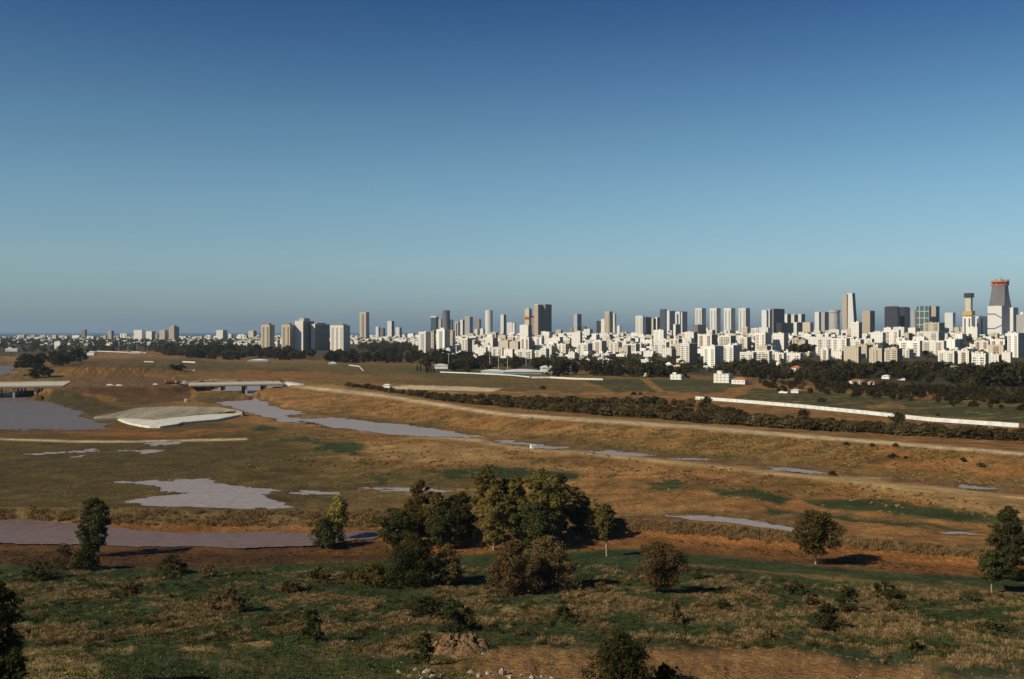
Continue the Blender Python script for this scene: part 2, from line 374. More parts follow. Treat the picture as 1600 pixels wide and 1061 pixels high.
paint([(915,592),(1160,594),(1180,600),(1120,613),(960,612)], GREEN, 4, .85)
paint([(1000,592),(1012,592),(1040,612),(1026,612)], OCHRE, 1, .8, 2)
paint([(1180,606),(1330,616),(1600,634),(2100,660),(2100,690),(1600,660),(1400,646),(1150,622)], GREEN, 4, .9)
paint([(1230,600),(1600,622),(2200,650),(2200,640),(1600,600)], (0.06,0.042,0.022), 3, .8)
paint([(1230,578),(1320,576),(2200,585),(2200,625),(1600,612),(1330,604),(1240,592)], (0.05,0.042,0.018), 4, .85)
paint([(1345,632),(1400,630),(1420,638),(1360,640)], OCHRE, 3, .8)
paint([(60,613),(112,608),(186,640),(140,650),(85,630)], GREEN, 3, .85)
paint([(305,616),(385,610),(370,622),(345,633),(308,628)], GREEN, 3, .6)
paint([(110,604),(300,606),(300,625),(200,632)], DSOIL, 4, .8)
band([690,690,690,690,720,760,1200,1300,1400,1500,1500], [815,812,815,815,800,790,700,700,700,700,700], OLIVE, 20, .8)
u_ = XG*.86+YG*.5; v_ = YG*.86-XG*.5; n7 = fbm(u_/90+4, v_/9+2, 4, .6); n8 = fbm(u_/40+14, v_/5+2, 4, .6)
mid = sm(PYG, 590, 620)*(1-sm(PYG, 800, 830)); mid = mid*sm(PXG, 250, 620)
blend(mid*sm(n7, .53, .66)*.42, (0.075, 0.072, 0.024)); blend(mid*sm(n8, .55, .68)*.45, (0.33, 0.215, 0.085)); blend(mid*sm(fbm(XG/6, YG/6+70, 4, .6), .56, .7)*.5, (0.10, 0.055, 0.02))
paint([(300,660),(520,672),(560,700),(420,730),(0,740),(0,690),(280,680)], OLIVE, 14, .6)
band([672,672,668,658,672,694,709,731,749,768,810], [640,640,640,635,652,680,697,718,738,756,798][::1], OLIVE, 6, 0)
stroke([(600,674),(800,694),(1000,706),(1200,728),(1400,748),(1600,764),(2200,810)], 5, MUD, 5, .7)
stroke([(480,645),(700,668),(900,690),(1200,720),(1400,738),(1600,752),(2200,800)], 3, OLIVE, 5, .8)
paint([(-700,600),(60,610),(330,640),(480,700),(520,790),(300,800),(-700,800)], (0.082, 0.060, 0.020), 40, .7)
for g in ([(488,701),(520,692),(575,700),(568,708),(500,707)], [(430,686),(480,682),(492,695),(440,692)], [(400,664),(445,671),(420,676),(396,672)],
          [(690,736),(760,727),(905,741),(895,750),(800,747),(700,745)], [(1003,756),(1050,752),(1075,758),(1060,764),(1015,763)], [(940,742),(970,745),(955,750)],
          [(1098,764),(1170,763),(1240,778),(1235,786),(1110,771)], [(1258,782),(1330,778),(1450,792),(1560,806),(1640,815),(1640,828),(1545,820),(1300,795)],
          [(1190,790),(1250,799),(1400,815),(1560,832),(1480,828),(1210,802)], [(590,710),(640,708),(625,716)], [(1200,770),(1250,780),(1220,788)],
          [(470,690),(560,690),(575,698),(500,700)], [(590,745),(650,750),(600,755)]):
    paint(g, (0.036, 0.054, 0.018), 8, .95, 30)
paint([(1300,740),(1480,762),(1640,792),(1640,822),(1500,795),(1350,765)], TAN, 6, .6)
paint([(560,690),(760,700),(830,722),(700,726),(590,715)], TAN, 10, .5)
# canal banks and the dirt strip in front
band([815,815,819,822,824,826,829,843,862,876,905], [860,868,885,886,880,868,858,874,893,906,938], SOIL, 4, .95)
paint([(900,832),(1000,838),(1300,868),(1640,905),(1700,920),(1640,925),(1300,885),(1000,858),(900,850)], (0.17, 0.080, 0.028), 5, .7)
paint([(-700,838),(600,846),(620,868),(300,890),(-700,886)], (0.10, 0.050, 0.018), 5, .8)
band([858,858,864,866,868,868,862,880,895,906,938], [880,882,888,882,876,872,868,885,900,915,950], DSOIL, 4, .85)
band([790,792,795,797,800,803,810,826,846,858,885], [808,812,818,822,824,826,829,843,862,876,905], (0.165,0.112,0.048), 4, .8)
# foreground meadow
PYN = PYG+(n1-.5)*8
fg = sm(PYN, np.interp(PXG, K, A(876,878,884,880,872,860,852,872,890,902,935)), np.interp(PXG, K, A(882,884,890,886,878,868,860,880,897,909,945)))
n5 = fbm(XG/7+(n2-.5)*3, YG/7, 5, .6)
blend(fg, GREEN); blend(fg*sm(PYG, 890, 915)*sm(n5, .49, .62)*.75, DRY)
blend(fg*sm(n3, .55, .7)*.25, OLIVE)
stroke([(1040,880),(1200,894),(1400,912),(1600,925)], 1.5, OCHRE, 3, .6)
paint([(35,1012),(80,1006),(130,1010),(160,1040),(200,1062),(180,1090),(20,1090)], TAN, 6, .75)
paint([(150,1014),(210,1014),(205,1020),(155,1020)], TAN, 3, .8)
paint([(268,1013),(320,1008),(420,1002),(432,1006),(380,1014),(300,1018)], TAN, 3, .9)
paint([(700,1020),(790,1012),(920,1018),(1060,1012),(1230,1010),(1330,1035),(1500,1055),(1700,1075),(1700,1120),(600,1120),(640,1045)], (0.30,0.16,0.058), 6, .9)
paint([(400,1052),(640,1046),(640,1100),(400,1100)], OLIVE, 6, .5)
TR1 = [(462,603),(500,608),(600,618),(650,627),(700,634),(750,642),(800,648),(900,655),(1000,662),(1100,668),(1200,677),(1300,685),(1400,693),(1600,709),(2200,742)]
TR2 = [(640,680),(740,688),(800,699),(900,707),(1000,717),(1100,727),(1200,738),(1300,748),(1400,759),(1500,768),(1600,778),(2200,815)]
TR3 = [(-500,686),(0,686),(60,688),(120,690),(200,690),(300,688),(385,686)]
d1 = stroke(TR1, 2.6, (0.56, 0.43, 0.25), 2.2, 1); d2 = stroke(TR2, 3.2, (0.46, 0.31, 0.14), 4.0, 1); d3 = stroke(TR3, 1.5, (0.56, 0.44, 0.24), 1.2, 1)
d4 = stroke([(560,765),(640,762),(760,766)], .8, TAN, 1.5, .8)
paint([(608,604),(640,602),(720,604),(785,607),(770,612),(700,610),(620,608)], (0.60, 0.48, 0.30), 1.5, 1, 1.5)
paint([(70,670),(150,666),(260,676),(380,668),(395,672),(260,684),(120,680)], SOIL, 4, .8)
paint([(15,630),(25,628),(52,644),(55,650),(40,648)], TAN, 1.5, .9, 2)
stroke([(270,600),(330,594),(440,598)], 1.5, PALE, 2, .5)
stroke([(452,604),(520,603),(540,608)], 2, TAN, 2, .7)
blend(WET*.75, (0.085, 0.055, 0.028))
# worn soil rills down the banks
for a in ([(895,723),(960,733)], [(903,752),(912,744)], [(940,690),(980,672)], [(1338,728),(1368,702)], [(1020,680),(1050,672)], [(1050,783),(1075,760)], [(925,768),(950,752)], [(1010,745),(1040,738)], [(1205,760),(1220,752)]):
    stroke(a, .6, (0.06, 0.035, 0.02), 1.2, .8)
# plough lines on the mound
mm = np.exp(-((PXG-185)/85)**4-((PYG-580)/12)**2); blend(mm*.8*sm(vnoise((PXG-(PYG-560)*-1.6)/5, PYG*0+3), .45, .7), SOIL); blend(mm*.75*sm(vnoise((PXG+(PYG-560)*1.1)/3.2, PYG*0+8), .5, .72), (0.06, 0.042, 0.018))
n6 = fbm(XG/4+7, YG/4, 4, .65)
C *= (0.62+0.76*n2)[..., None]; C *= (0.86+0.28*n3)[..., None]; C *= (0.6+0.8*n6)[..., None]
C = np.clip(C, 0, 1)

gm = newmat('ground_cover'); gp = pbsdf(gm, 0.95, 0.1)
at = N(gm, 'ShaderNodeVertexColor'); at.layer_name = 'Col'
g1 = ramp(gm, noise(gm, 0.9, 6, rough=0.75), 0.3, 0.7, 0.55, 1.45); g2 = ramp(gm, noise(gm, 0.12, 5, rough=0.7), 0.3, 0.7, 0.75, 1.25)
gl = N(gm, 'ShaderNodeMath', operation='MULTIPLY'); L(gm, g1, gl.inputs[0]); L(gm, g2, gl.inputs[1])
vm = N(gm, 'ShaderNodeVectorMath', operation='SCALE'); L(gm, at.outputs[0], vm.inputs[0]); L(gm, gl.outputs[0], vm.inputs['Scale'])
L(gm, vm.outputs[0], gp.inputs['Base Color'])
bp = N(gm, 'ShaderNodeBump'); bp.inputs['Strength'].default_value = 1.0; bp.inputs['Distance'].default_value = 1.6
L(gm, noise(gm, 0.55, 5, rough=0.7), bp.inputs['Height']); L(gm, bp.outputs[0], gp.inputs['Normal'])

idx = np.arange(nr*nc).reshape(nr, nc)
Q = np.stack([idx[:-1, :-1], idx[:-1, 1:], idx[1:, 1:], idx[1:, :-1]], -1).reshape(-1, 4)
V = np.stack([XG, YG, Z], -1).reshape(-1, 3); CV = C.reshape(-1, 3)
def fm(d, w): return (d < w)[:-1, :-1].reshape(-1)
sel = np.zeros(len(Q), int)
sel[fm(d1, 3.2)] = 1; sel[fm(d2, 4.5)] = 2; sel[fm(d3, 1.8)] = 3
for k, (nm, lb) in enumerate([('ground', None), ('dirt_track', 'pale sandy track along the upper embankment'), ('dirt_track', 'tan dirt track along the lower bank'), ('dirt_track', 'pale sandy line of track across the left plain')]):
    qq = Q[sel == k]; u, inv = np.unique(qq, return_inverse=True)
    o = mesh(nm, V[u], inv.reshape(-1, 4), gm, cols=CV[u], smooth=True); tag(o, lb, None, None, 'structure')
# the hill top round the viewpoint, outside the picture
hx, hy = np.meshgrid(np.linspace(-700, 700, 57), np.linspace(-400, 44, 19))
hz = 57-0.40*np.clip(hy, 0, 99)-0.10*np.clip(-hy, 0, 300)-0.9+(fbm(hx/30, hy/30)-.5)*2-np.clip(np.abs(hx)-60, 0, 600)*0.07
ii = np.arange(hx.size).reshape(hx.shape)
o = mesh('hill', np.stack([hx, hy, hz], -1).reshape(-1, 3), np.stack([ii[:-1, :-1], ii[:-1, 1:], ii[1:, 1:], ii[1:, :-1]], -1).reshape(-1, 4), gm, smooth=True, cols=np.tile(np.array([[0.06, 0.06, 0.025]]), (hx.size, 1)))
tag(o, kind='structure')

# --- water
def watermat(name, mud, rough, mirror):
    m = newmat(name); p = pbsdf(m, rough, 0.5)
    c = mixc(m, ramp(m, noise(m, 0.03, 4, vec=(.4, 1, 1)), .35, .65), mud, tuple(v*.78 for v in mud))
    L(m, mixc(m, ramp(m, noise(m, .35, 5, rough=.7), .35, .65), c, tuple(v*1.25 for v in mud)), p.inputs['Base Color'])
    p.inputs['IOR'].default_value = mirror
    b = N(m, 'ShaderNodeBump'); b.inputs['Strength'].default_value = 0.25; b.inputs['Distance'].default_value = 0.12
    L(m, noise(m, 0.7, 3, vec=(1, 2.5, 1)), b.inputs['Height']); L(m, b.outputs[0], p.inputs['Normal']); return m
M['mud_water'] = watermat('muddy_water', (0.155, 0.108, 0.098), 0.4, 1.12)
M['mud_water_left'] = watermat('silty_water', (0.140, 0.118, 0.115), 0.4, 1.12)
M['mud_water_far'] = watermat('flood_water', (0.29, 0.245, 0.225), 0.35, 1.15)
M['sea'] = watermat('sea_water', (0.03, 0.07, 0.12), 0.5, 1.2)
for name, poly, wz in WATER:
    x0 = min(p[0] for p in poly)-25; x1 = max(p[0] for p in poly)+25; y0 = min(p[1] for p in poly)-3; y1 = max(p[1] for p in poly)+4
    # a level sheet a little wider than the flooded hollow: the shore is where the ground rises through it
    sub = [(x0, y1), (x1, y1), (x1, y0), (x0, y0)]
    nx = max(2, int((x1-x0)/3)); ny = max(2, int((y1-y0)/0.8))
    if name in ('flood_water', 'pond', 'canal_water'): nx = max(nx, 200)
    gx, gy = np.meshgrid(np.linspace(x0, x1, nx), np.linspace(y1, y0, ny))
    yy = (H-wz)*F/(gy-HZ); xx = (gx-800)/F*yy
    jx = (fbm(xx/14, yy/14, 5, .6)-.5)*(80 if 'puddle' in name else 46); jy = (fbm(xx/11+50, yy/9, 5, .6)-.5)*(8 if 'puddle' in name else 5)+(fbm(xx/5+50, yy/3, 3)-.5)*3.0
    d = sdist(gx+jx, gy+jy, poly, sy=6.0 if name == 'puddle' else 4.0)
    ii = np.arange(gx.size).reshape(gx.shape); f = np.stack([ii[:-1, :-1], ii[:-1, 1:], ii[1:, 1:], ii[1:, :-1]], -1).reshape(-1, 4)
    f = f[(d < 2.5)[:-1, :-1].reshape(-1)]
    if len(f) == 0: continue
    o = mesh(name, np.stack([xx, yy, np.full_like(xx, wz)], -1).reshape(-1, 3), f, M['mud_water' if name == 'canal_water' else 'mud_water_left' if name in ('flood_water', 'pond') else 'mud_water_far'])
    tag(o, kind='structure')
mb = MB(); mb.poly([(-45000, 8700, -8), (45000, 8700, -8), (45000, 61000, -8), (-45000, 61000, -8)]); tag(mb.build('sea', M['sea']), kind='structure')

# ------------------------------------------------------------------ vegetation
def leaves(cent, rad, npts, size, squash=(1, 1, .8), up=0.3):
    """leaf sprays on the shells of clumps: quads"""
    cent = np.asarray(cent); rad = np.asarray(rad)
    w = rad**2; k = rng.choice(len(cent), npts, p=w/w.sum())
    d = rng.normal(size=(npts, 3)); d /= np.linalg.norm(d, axis=1)[:, None]
    rr = rad[k]*(0.35+0.95*rng.random(npts)**.8)
    p = cent[k]+d*rr[:, None]*np.array(squash)
    nrm = d*0.9+rng.normal(size=(npts, 3))*0.75; nrm[:, 2] += up; nrm /= np.linalg.norm(nrm, axis=1)[:, None]
    t = np.cross(nrm, rng.normal(size=(npts, 3))); t /= np.linalg.norm(t, axis=1)[:, None]; b = np.cross(nrm, t)
    s = size*(0.55+0.9*rng.random(npts))[:, None]
    t = t*s; b = b*s*(0.30+0.4*rng.random(npts))[:, None]
    v = np.stack([p-t, p-b*0.9+t*.1, p+t, p+b*0.9-t*.1], 1).reshape(-1, 3)
    return v, np.arange(len(v)).reshape(-1, 4)
def crown_clumps(h0, h1, rad, shape, n, lean=0.0, fine=1.0):
    """clumps of leaves spread through a crown: a few big ones inside, many small ones towards the outline"""
    cs = []; rs = []; n = int(n*4.2)
    ph = random.uniform(0, 6.28); k2 = random.uniform(.08, .2); hh = h1-h0
    for i in range(n):
        t = (i+random.random())/n
        if shape == 'round': e = math.sqrt(max(.12, 1-(2*t-1)**2))
        elif shape == 'tall': e = min(1, .55+1.6*t)*math.sqrt(max(.04, 1-max(0, (t-.35)/.65)**2.2))
        elif shape == 'bush': e = math.sqrt(max(.1, 1-t**2.4*.95))
        elif shape == 'cone': e = 1.02-t
        else: e = min(1, .5+1.3*t)*math.sqrt(max(.06, 1-max(0, (t-.5)*2)**2*.9))       # spreading
        a = random.uniform(0, 6.28); e *= 1+k2*math.sin(2*a+ph)+.10*math.sin(5*a+ph*2+4*t)+random.gauss(0, .13)
        r = min(rad, hh*.6)*random.choice((.26, .18, .13, .10, .08, .07))*random.uniform(.8, 1.2)*(.6+.4*e)
        rho = max(0, rad*e-r*.8)*math.sqrt(random.uniform(.0, 1))
        cs.append((math.cos(a)*rho+lean*t, math.sin(a)*rho, h0+r*.6+(hh-1.5*r)*t)); rs.append(r)
    return cs, rs
def trunk_mesh(h0, cs, r, name, mat, parent, stems=1, spread=0.6):
    mb = MB()
    for s in range(stems):
        a = 6.28*s/stems+.5; o = 0 if stems == 1 else r*1.6
        b = (math.cos(a)*o, math.sin(a)*o, -.6); m = (b[0]*2+random.uniform(-.3, .3)*r*3, b[1]*2, h0*.55); e = (b[0]*3, b[1]*3+random.uniform(-.5, .5)*r, h0*1.1+.3)
        mb.tube(b, m, r, r*.8, 7); mb.tube(m, e, r*.8, r*.6, 7)
        for c in random.sample(cs, min(len(cs), max(4, 10//stems))):
            mid = ((e[0]+c[0])/2, (e[1]+c[1])/2, (e[2]*.6+c[2]*.4)); mb.tube(e, mid, r*.45, r*.28, 5); mb.tube(mid, c, r*.28, r*.08, 5)
    return mb.build(name, mat, parent, True)
def tree(name, cat, label, px, base, top, w, shape='round', leaf='leaf_olive', trunk=.12, bark='bark', n=34, nl=None, group=None, stems=1, size=None, off=0, density=1.0, dx=0):
    x, y, z = gnd(px, base); y += off; x += dx; z = zt(x, y) if off or dx else z
    h = (base-top)*y/F; rad = w/2*y/F
    r = empty(name, (x, y, z-.05)); tag(r, label, cat, group)
    cs, rs = crown_clumps(h*trunk, h, rad, shape, n)
    s = (size or max(.16, .36*y/300))*.8; area = rad*h*6.5
    nl = nl or int(min(26000, max(900, density*area/(s*s)*1.9)))
    v, f = leaves(cs, rs, nl, s); keep = v[:, 2] > 0
    mesh('crown', v, f, M[leaf], r)
    trunk_mesh(h*trunk, cs, max(.08, h*.018)*(1 if stems == 1 else .6), 'trunk', M[bark], r, stems)
    return r
TG = 'trees in the grove in the middle of the meadow edge'
def T(*a, **k): return tree('eucalyptus_tree', 'tree', *a, **k)
def S(*a, **k): k.setdefault('shape', 'bush'); k.setdefault('trunk', .04); k.setdefault('stems', 3); return tree('shrub', 'shrub', *a, **k)
T('dark bushy tree at the left end of the central grove', 616, 856, 793, 62, 'round', 'leaf_dark', trunk=.06, group=TG)
T('tall ragged tree with a spiky top in the left half of the grove', 655, 853, 756, 54, 'tall', 'leaf_olive', trunk=.06, group=TG, off=6)
T('narrow yellowish tree left of the dark trees in the central grove', 683, 851, 768, 44, 'tall', 'leaf_olive', trunk=.06, group=TG)
T('very dark narrow tree left of the bright yellow green tree', 722, 850, 767, 54, 'tall', 'leaf_dark', trunk=.08, group=TG)
T('olive tree rising behind the bright yellow green tree', 758, 848, 744, 56, 'round', 'leaf_olive', trunk=.3, group=TG, off=14)
T('bright yellow green tree at the centre of the grove', 772, 860, 760, 62, 'tall', 'leaf_yellow', trunk=.08, group=TG, bark='pale_bark')
T('wide dark tree at the foot of the tallest tree', 832, 860, 782, 76, 'round', 'leaf_dark', trunk=.03, group=TG)
T('dark tree between the very dark tree and the spiky one', 690, 858, 790, 52, 'round', 'leaf_dark', trunk=.03, group=TG)
T('brown tree behind the pale trunked tree', 912, 846, 782, 50, 'round', 'leaf_brown', trunk=.1, group=TG, off=8)
T('slim dark tree between the tall spiky tree and the very dark one', 704, 848, 782, 36, 'tall', 'leaf_dark', trunk=.05, group=TG, off=8)
T('dark tree filling the gap behind the middle of the grove', 790, 845, 772, 60, 'round', 'leaf_dark', trunk=.05, group=TG, off=18)
T('olive tree in the shade right of the dark left end tree', 636, 850, 790, 40, 'round', 'leaf_olive', trunk=.05, group=TG, off=10)
T('tall drooping olive tree right of the bright yellow green tree', 806, 853, 747, 54, 'tall', 'leaf_olive', trunk=.07, group=TG, off=5)
T('tallest tree of the central grove with drooping dark foliage', 845, 856, 736, 82, 'tall', 'leaf_olive', trunk=.07, n=50, group=TG, off=4)
T('dark tall tree on the right flank of the tallest tree', 880, 850, 750, 46, 'tall', 'leaf_dark', trunk=.1, group=TG, off=10)
T('brownish slanting tree with thin branches right of the tall dark trees', 903, 842, 764, 40, 'spread', 'leaf_brown', trunk=.25, group=TG, off=4, density=.7)
T('thin yellowish tree between the grove and the pale trunked tree', 928, 845, 778, 34, 'tall', 'leaf_yellow', trunk=.15, group=TG, density=.45)
T('small olive tree with a pale bare trunk at the right end of the grove', 948, 869, 786, 36, 'spread', 'leaf_olive', trunk=.3, bark='pale_bark', group=TG)
S('broad dark bush in front of the left side of the grove', 645, 916, 833, 92, leaf='leaf_dark', group='bushes in front of the grove', n=46)
S('brown leafy bush touching the broad dark bush', 700, 914, 848, 50, leaf='leaf_brown', group='bushes in front of the grove')
S('large round brown bush in front of the bright yellow green tree', 797, 930, 842, 84, leaf='leaf_brown', group='bushes in front of the grove', n=46)
S('large rust and olive bush in front of the tallest tree', 856, 918, 836, 92, leaf='leaf_brown', group='bushes in front of the grove', n=46, off=3)
S('low olive scrub left of the broad dark bush', 582, 912, 878, 66, leaf='leaf_olive', group='bushes in front of the grove')
S('brown upright bush standing alone right of the grove', 1032, 926, 846, 84, shape='spread', leaf='leaf_brown', trunk=.1, n=40)
T('airy rounded tree with short pale trunk standing alone on the right', 1274, 882, 796, 74, 'spread', 'leaf_olive', trunk=.2, bark='pale_bark', n=44)
T('tall dark tree at the right edge of the picture', 1577, 905, 789, 66, 'tall', 'leaf_dark', trunk=.05, n=50)
T('smaller tree with bare trunk left of the tall tree at the right edge', 1550, 928, 858, 48, 'spread', 'leaf_dark', trunk=.28, bark='pale_bark')
T('dark ragged tree standing by the muddy canal on the left', 146, 868, 776, 58, 'round', 'leaf_dark', trunk=.07, n=44)
S('dark bush at the foot of the ragged tree by the canal', 134, 890, 848, 40, leaf='leaf_dark')
S('sparse brown twiggy shrub left of the dark bush by the canal', 100, 890, 847, 44, leaf='leaf_brown', density=.35)
S('dark round tree in front of the yellow tree on the canal bank', 510, 857, 806, 52, leaf='leaf_dark')
T('small yellow tree on the canal bank behind a dark round one', 523, 850, 778, 36, 'round', 'leaf_yellow', trunk=.2, off=5)
S('big dark bush at the bottom edge right of centre', 968, 1078, 986, 98, leaf='leaf_dark', n=60, size=.2)
S('low dark bush right beside the big bush at the bottom edge', 1040, 1068, 1037, 56, leaf='leaf_dark', size=.18)
S('near black tall bush filling the bottom left corner', -6, 1085, 905, 78, shape='round', leaf='leaf_dark', n=70, size=.22)
S('near black low bush at the foot of the corner bush', 24, 1088, 1010, 44, leaf='leaf_dark', size=.2)
for (px, b, t, w, lf, lb) in [
 (1245,928,906,34,'leaf_dark','small dark bush casting a thin shadow below the lone right tree'),
 (1322,955,914,44,'leaf_dark','dark upright bush topmost of three close bushes on the right'),
 (1292,978,940,44,'leaf_dark','low dark bush lowest of three close bushes on the right'),
 (1270,946,924,26,'leaf_brown','small brown bush left of three close bushes on the right'),
 (1385,932,908,46,'leaf_dark','low dark double bush on the far right meadow edge'),
 (1398,955,940,30,'leaf_dark','small dark bush just below the low double bush'),
 (1516,940,924,36,'leaf_dark','small flat dark bush left of the right edge trees'),
 (1424,1016,992,30,'leaf_olive','small spiky bush low on the right meadow'),
 (1056,972,930,34,'leaf_brown','small thin tree casting a black shadow below the lone brown bush'),
 (663,1038,986,34,'leaf_dark','dark upright bush beside the rubble heap'),
 (486,1002,950,48,'leaf_dark','round dark bush in the lower left meadow'),
 (668,962,930,50,'leaf_dark','dark bush in the meadow above the rubble heap'),
 (712,985,938,56,'leaf_dark','wide dark bush in the meadow right above the rubble heap'),
 (268,898,866,44,'leaf_dark','dark thin bush at the meadow edge below the canal'),
 (326,902,880,30,'leaf_brown','small brown bush at the meadow edge right of the thin dark one'),
 (500,905,884,34,'leaf_dark','small dark bush below the round tree on the canal bank'),
 (548,908,886,38,'leaf_olive','small olive bush left of the grove bushes'),
 (360,952,918,60,'leaf_brown','broad brown thicket in the left meadow'),
 (452,925,905,40,'leaf_brown','low brown bush in the left centre meadow'),
 (940,924,908,34,'leaf_brown','low brown bush in the shadow right of the big round bushes'),
 (1092,905,884,22,'leaf_dark','tiny dark bush right of the lone brown bush'),
 (1130,952,934,26,'leaf_dark','tiny dark bush in the meadow between lone brown bush and three bushes'),
 (1200,1000,982,30,'leaf_brown','tiny brown bush in the lower right meadow'),
 (880,965,946,34,'leaf_dark','low dark bush in the open meadow below the round bushes'),
 (200,930,908,44,'leaf_brown','brown bush in the upper left meadow'),
 (60,905,876,60,'leaf_dark','dark bush by the left edge of the meadow'),
 (980,1012,995,24,'leaf_dark','small dark bush just above the big bottom bush'),
 (1550,985,965,34,'leaf_dark','small dark bush in the far lower right meadow')]:
    S(lb, px, b, t, w, leaf=lf, group='small bushes scattered over the meadow', n=16, size=.22, density=.8)

# stuff: grass tussocks and reeds
def scatter_in(poly, n, mind=0):
    xs = [p[0] for p in poly]; ys = [p[1] for p in poly]; out = []; tr = 0
    while len(out) < n and tr < n*60:
        tr += 1; px = random.uniform(min(xs), max(xs)); py = random.uniform(min(ys), max(ys))
        if inpoly(np.array([px]), np.array([py]), poly)[0] and (not mind or all(abs(px-a)+3*abs(py-b) > mind for a, b in out)): out.append((px, py))
    return out
def tufts(name, label, polys, count, h, w, mat, minpy=None, nb=9, thr=None, cat='grass', lean=.5, bw=.035):
    pts = []
    xs = [p[0] for p in polys]; ys = [p[1] for p in polys]; tries = 0
    while len(pts) < count and tries < count*30:
        tries += 1
        px = random.uniform(min(xs), max(xs)); py = random.uniform(min(ys), max(ys))
        if not inpoly(np.array([px]), np.array([py]), polys)[0]: continue
        x, y, z = gnd(px, py)
        if thr is not None:
            q = fbm(np.array([x/7.0]), np.array([y/7.0]), 5, .6)[0]
            if q < thr+random.uniform(-.04, .04): continue
        pts.append((x, y, z))
    P = np.repeat(np.array(pts), nb, 0); n = len(P)
    a = rng.random(n)*6.283; rr = np.sqrt(rng.random(n))*w*.5
    sc = np.repeat(.5+rng.random(len(pts)), nb)
    b = P+np.c_[np.cos(a)*rr*sc, np.sin(a)*rr*sc, np.full(n, -.05)]
    hh = h*sc*(.6+.6*rng.random(n))
    tip = b+np.c_[np.cos(a)*lean*hh*rng.random(n)+.15*hh, np.sin(a)*lean*hh*rng.random(n), hh]
    s = np.c_[np.sin(a+1.2), np.cos(a+1.2), np.zeros(n)]*(bw*(1+h))*(1+rng.random(n))[:, None]*2
    mid = b*.45+tip*.55+np.c_[np.zeros(n), np.zeros(n), hh*.12]
    v = np.stack([b-s, b+s, mid+s*1.3, tip, mid-s*1.3], 1).reshape(-1, 3)
    f = np.arange(len(v)).reshape(-1, 5)
    o = mesh(name, v, f, mat); tag(o, label, cat, None, 'stuff'); return o
M['straw'] = leafmat('dry_straw', (0.19, 0.13, 0.058), (0.31, 0.215, 0.10), (0.42, 0.30, 0.15), .3)
M['weed'] = leafmat('green_weed', (0.035, 0.062, 0.018), (0.06, 0.09, 0.028), (0.12, 0.12, 0.04), .3)
M['reed'] = leafmat('dry_reed', (0.20, 0.13, 0.055), (0.30, 0.20, 0.09), (0.42, 0.30, 0.14), .2)
MEAD = [(-120,888),(300,893),(600,888),(960,885),(1200,905),(1400,918),(1720,935),(1720,1080),(1330,1020),(1000,1005),(760,1005),(640,1030),(420,1000),(150,1008),(20,1010),(-120,1080)]
tufts('dry_grass', 'dry straw coloured tussocks over the near meadow', MEAD, 6500, .42, 1.7, M['straw'], thr=.55, nb=34, bw=.006, lean=.9)
tufts('green_grass', 'dark green grass and weeds between the dry tussocks', [(-120,885),(1720,915),(1720,1045),(1330,1018),(1000,1008),(780,1010),(700,1095),(-120,1095)], 9000, .26, 2.2, M['weed'], nb=22, bw=.008, lean=.8)
tufts('reeds', 'brown dry reeds along the canal bank', [(-120,796),(200,798),(500,800),(600,801),(800,806),(1000,812),(1200,829),(1400,849),(1600,860),(1720,866),(1720,888),(1600,876),(1400,862),(1200,843),(1000,829),(800,826),(600,824),(300,821),(200,818),(-120,806)], 2300, .75, 2.6, M['reed'], nb=24, cat='reeds', lean=.7, bw=.010, thr=.44)

def scrub(name, label, polys, n, hr, leaf, size, per):
    cs = []; rs = []
    for poly in polys:
        for px, b in scatter_in(poly, n):
            x, y, z = gnd(px, b)
            if name.startswith(('field', 'slope')) and any(abs(z-w_[2]) < .6 and z < w_[2]+.03 for w_ in WATER if w_[2] > -.5): continue
            if fbm(np.array([x/11.]), np.array([y/11.]), 3)[0] < random.uniform(.38, .62): continue
            r = random.uniform(*hr)
            for k in range(3): cs.append((x+random.uniform(-r, r), y+random.uniform(-r, r), z+r*.3)); rs.append(r*random.uniform(.5, .9))
    v, f = leaves(cs, rs, len(cs)*per, size, squash=(1, 1, .6)); tag(mesh(name, v, f, M[leaf]), label, 'scrub', None, 'stuff')
# far trees: prototypes copied
PROTO = []
scrub('brown_scrub', 'knee high brown scrub and dead weeds in the meadow', [MEAD], 1100, (.35, .9), 'leaf_brown', .15, 45)
PLAIN = [(-100,672),(400,662),(700,690),(1000,716),(1300,750),(1640,800),(1640,855),(1400,843),(1200,822),(1000,806),(600,796),(-100,790)]
SLOPE = [(480,612),(600,622),(800,652),(1000,667),(1300,690),(1640,715),(1640,770),(1300,738),(1000,704),(700,670),(520,650)]
scrub('field_weeds', 'low brown weeds dotted over the open plain', [PLAIN], 5200, (.2, .6), 'leaf_hedge', .22, 9)
scrub('field_straw', 'pale dry grass clumps over the plain and banks', [PLAIN, SLOPE], 2800, (.2, .55), 'straw', .2, 9)
scrub('slope_weeds', 'low olive weeds dotted over the long bank', [SLOPE], 4200, (.2, .6), 'leaf_olive', .25, 9)
scrub('verge_weeds', 'small weeds on the bare strips by the canal', [[(-100,858),(300,862),(600,852),(1000,838),(1300,868),(1640,905),(1640,915),(1300,885),(1000,860),(600,880),(300,890),(-100,880)]], 900, (.15, .45), 'leaf_brown', .15, 12)
scrub('dirt_weeds', 'sparse dry weeds on the bare earth in front', [[(760,1012),(1240,1010),(1500,1050),(1640,1070),(680,1075)]], 700, (.08, .28), 'straw', .08, 16)
scrub('dark_scrub', 'low dark green scrub in the meadow', [MEAD], 1000, (.3, .9), 'leaf_dark', .14, 45)
